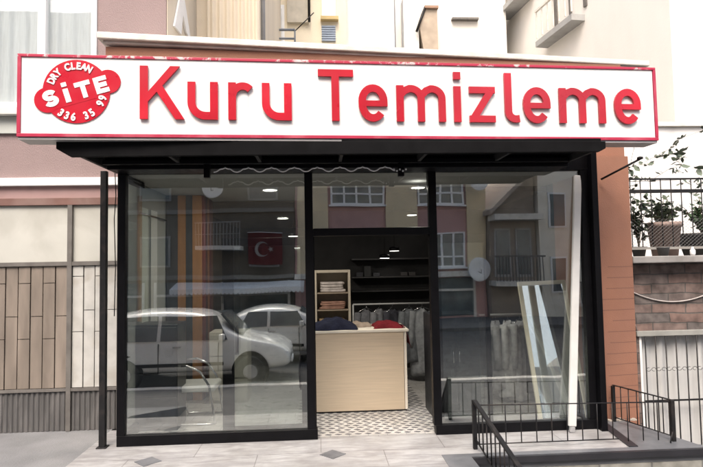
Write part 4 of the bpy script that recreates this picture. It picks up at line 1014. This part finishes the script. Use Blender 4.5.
B_.part('balcony_rail', m_, GFR)
for x in (7.65, 8.6):
    wn = B_.part('window', MB().box(x, x+.7, -17.598, -17.55, 1.1, 3.2), mat('grey_window_frame', (.42, .41, .4), .7)); B_.part('pane', MB().box(x+.07, x+.63, -17.548, -17.53, 1.2, 3.1), WINGLASS, wn)
C_ = Thing('pale_stone_building', (11.5, -17.5, -.7), 'tall pale stone building at the corner across the street', 'building')
CW = mat('warm_pale_stone', (.8, .75, .65), .9, .05, 1.5, stain=.3)
C_.part('wall', MB().box(9.56, 14.4, -27, -17.3, ROADZ, 5.95), CW)
for z in (-.2, 2.6):
    wn = C_.part('window', MB().box(9.95, 10.7, -17.298, -17.22, z+.6, z+2.1), WHITEP); C_.part('pane', MB().box(10.02, 10.63, -17.218, -17.2, z+.68, z+2.02), WINGLASS, wn)
    C_.part('balcony_slab', MB().box(11.0, 12.1, -17.298, -16.6, z, z+.15), LEDGE)
    m_ = MB()
    for k in range(8): xx = 11.02+k*.14; m_.box(xx, xx+.03, -16.65, -16.62, z+.15, z+1.0)
    m_.box(11.0, 12.1, -16.67, -16.6, z+1.0, z+1.06); C_.part('balcony_rail', m_, GFR)
D_ = Thing('far_street_building', (22, -18, -.7), 'plain pale building farther along the opposite pavement', 'building')
D_.part('wall', MB().box(17.0, 30, -30, -17.6, ROADZ, 9.5), OW)
for i in range(4):
    for j in range(3):
        x, z = 17+3.2*i, .6+2.9*j
        wn = D_.part('window', MB().box(x, x+1.5, -17.598, -17.52, z, z+1.4), WHITEP); D_.part('pane', MB().box(x+.08, x+1.42, -17.518, -17.5, z+.08, z+1.32), WINGLASS, wn)

# ---------------------------------------------------------------- parked cars (seen in the glass)
def make_car(label, paint, prof, L_, Wd, name='parked_car'):
    """prof: list of (x, z_top_of_body, z_roof or None); local frame, length along X, centred, wheels on z=0"""
    t_ = Thing(name, (0, 0, 0), label, 'car', 'cars parked along the kerb', local=True)
    hw = Wd/2; rgs = []
    for (x, zs, zb, zr, k) in prof:                      # x, sill, belt, roof, width factor
        h = hw*k; top = h*(.74 if zr-zb > .2 else .9)
        ring = [(x, -h*.92, zs), (x, -h, zs+.16), (x, -h*1.0, (zs+zb)/2+.1), (x, -h*.965, zb), (x, -(h*.965+top)/2, zb+(zr-zb)*.55), (x, -top, zr-.05*(zr-zb > .2)), (x, -top*.6, zr), (x, 0, zr+.015)]
        ring += [(x, -p[1], p[2]) for p in ring[-2::-1]]
        rgs.append(ring)
    body = t_.part('body', MB().rings(rgs, True, True), paint)
    sb = body.modifiers.new('smooth', 'SUBSURF'); sb.levels = 2; sb.render_levels = 2
    gm = WINGLASS
    # side glazing, windscreen and rear window as slightly proud panes
    cab = [p for p in prof if p[3]-p[2] > .3]
    xa, xb = cab[0][0], cab[-1][0]; zb = cab[1][2]; zr = max(p[3] for p in cab)
    for s in (-1, 1):
        segs = [(xa+.02, (xa+xb)/2-.06), ((xa+xb)/2+.02, xb-.06)]
        for i, (p0, p1) in enumerate(segs):
            y0, y1 = s*(hw*.965+.012), s*(hw*.80+.03)
            q0 = .20 if i == 0 else 0; q1 = .22 if i == 1 else 0
            t_.part('side_window', MB().add([(p0, y0, zb+.03), (p1+q1, y0, zb+.03), (p1, y1, zr-.14), (p0+q0, y1, zr-.14), (p0, y0-s*.04, zb+.03), (p1+q1, y0-s*.04, zb+.03), (p1, y1-s*.04, zr-.14), (p0+q0, y1-s*.04, zr-.14)], [(0, 1, 2, 3), (7, 6, 5, 4), (0, 4, 5, 1), (1, 5, 6, 2), (2, 6, 7, 3), (3, 7, 4, 0)]), gm)
        t_.part('mirror', MB().box(xb+.0, xb+.12, s*(hw+.02)-.06, s*(hw+.02)+.06, zb+.02, zb+.16), paint, bevel=.03)
        t_.part('headlight', MB().box(L_/2-.28, L_/2-.05, s*hw*.72-.14, s*hw*.72+.14, .62, .76), WHITEP, bevel=.03)
        t_.part('tail_light', MB().box(-L_/2+.03, -L_/2+.16, s*hw*.8-.09, s*hw*.8+.09, .75, 1.0), LRED, bevel=.02)
        t_.part('door_handle', MB().box(-.35, -.18, s*hw-.01, s*hw+.03, zb-.12, zb-.09), CHROME, bevel=.01)
    z0, z1 = zb+.05, zr-.10
    t_.part('windscreen', MB().add([(xb+.50, -hw*.74, z0), (xb+.50, hw*.74, z0), (xb+.02, hw*.62, z1), (xb+.02, -hw*.62, z1), (xb+.46, -hw*.74, z0-.03), (xb+.46, hw*.74, z0-.03), (xb-.02, hw*.62, z1-.03), (xb-.02, -hw*.62, z1-.03)], [(0, 1, 2, 3), (7, 6, 5, 4), (0, 4, 5, 1), (1, 5, 6, 2), (2, 6, 7, 3), (3, 7, 4, 0)]), gm)
    rub = mat('tyre_rubber', (.02, .02, .02), .85); rim = mat('alloy_rim', (.45, .45, .46), .3, metal=.8)
    for s in (-1, 1):
        for xx in (xa+.25, (xa+xb)/2-.02, xb-.02): t_.part('door_seam', MB().box(xx, xx+.014, s*(hw-.02), s*(hw+.004), .34, zb-.02), BLK)
        t_.part('side_trim', MB().box(xa+.2, xb+.1, s*(hw-.02), s*(hw+.012), .48, .55), BLK, bevel=.004)
    t_.part('number_plate', MB().box(L_/2-.02, L_/2+.01, -.26, .26, .42, .53), WHITEP)
    for x in (-L_/2+.78, L_/2-.85):
        for s in (-1, 1):
            t_.part('wheel_arch', MB().lathe([(.001, -.04), (.385, -.04), (.40, 0), (.385, .012), (.001, .012)], (x, s*(hw-.02), .36), 28, 'y'), BLK)
            wh = t_.part('wheel', MB().lathe([(.20, -.10), (.30, -.105), (.325, -.07), (.33, 0), (.325, .07), (.30, .105), (.20, .10)], (x, s*(hw-.055), .33), 28, 'y'), rub)
            t_.part('rim', MB().lathe([(.001, -.11), (.06, -.115), (.19, -.095), (.205, -.105), (.205, .095), (.19, .095), (.06, .115), (.001, .11)], (x, s*(hw-.055), .33), 20, 'y'), rim, wh)
    return t_.e
silver = mat('silver_car_paint', (.50, .49, .45), .22, .03, 2, metal=.35, coat=.8); whitec = mat('white_car_paint', (.72, .71, .67), .22, .02, 2, coat=.8)
suv = [(-2.10, .42, .80, .86, .90), (-2.06, .34, .95, 1.15, .95), (-1.9, .30, 1.0, 1.52, .98), (-1.2, .28, 1.0, 1.63, 1.0), (-.2, .28, 1.0, 1.66, 1.0), (.35, .28, .99, 1.58, 1.0), (.62, .28, .98, 1.36, 1.0), (1.1, .28, .96, 1.03, .99), (1.75, .30, .88, .93, .97), (2.05, .36, .74, .80, .92), (2.13, .45, .62, .66, .84)]
sed = [(-2.2, .42, .85, .90, .90), (-2.15, .34, .92, .98, .94), (-1.7, .30, .95, 1.05, .98), (-1.15, .28, .95, 1.38, 1.0), (-.5, .28, .95, 1.50, 1.0), (.1, .28, .94, 1.50, 1.0), (.45, .28, .93, 1.38, 1.0), (1.15, .28, .92, .99, .99), (1.8, .30, .82, .88, .97), (2.15, .36, .70, .76, .92), (2.24, .45, .6, .64, .84)]
c1 = make_car('pale white tall hatchback parked opposite the left shop window', mat('pale_white_paint', (.78, .78, .75), .25, .02, 2, coat=.8), suv, 4.25, 1.78); c1.location = (-2.75, -7.0, ROADZ)
c2 = make_car('white saloon car parked beyond the tall hatchback across the lane', whitec, sed, 4.45, 1.74); c2.location = (-.95, -9.6, ROADZ)
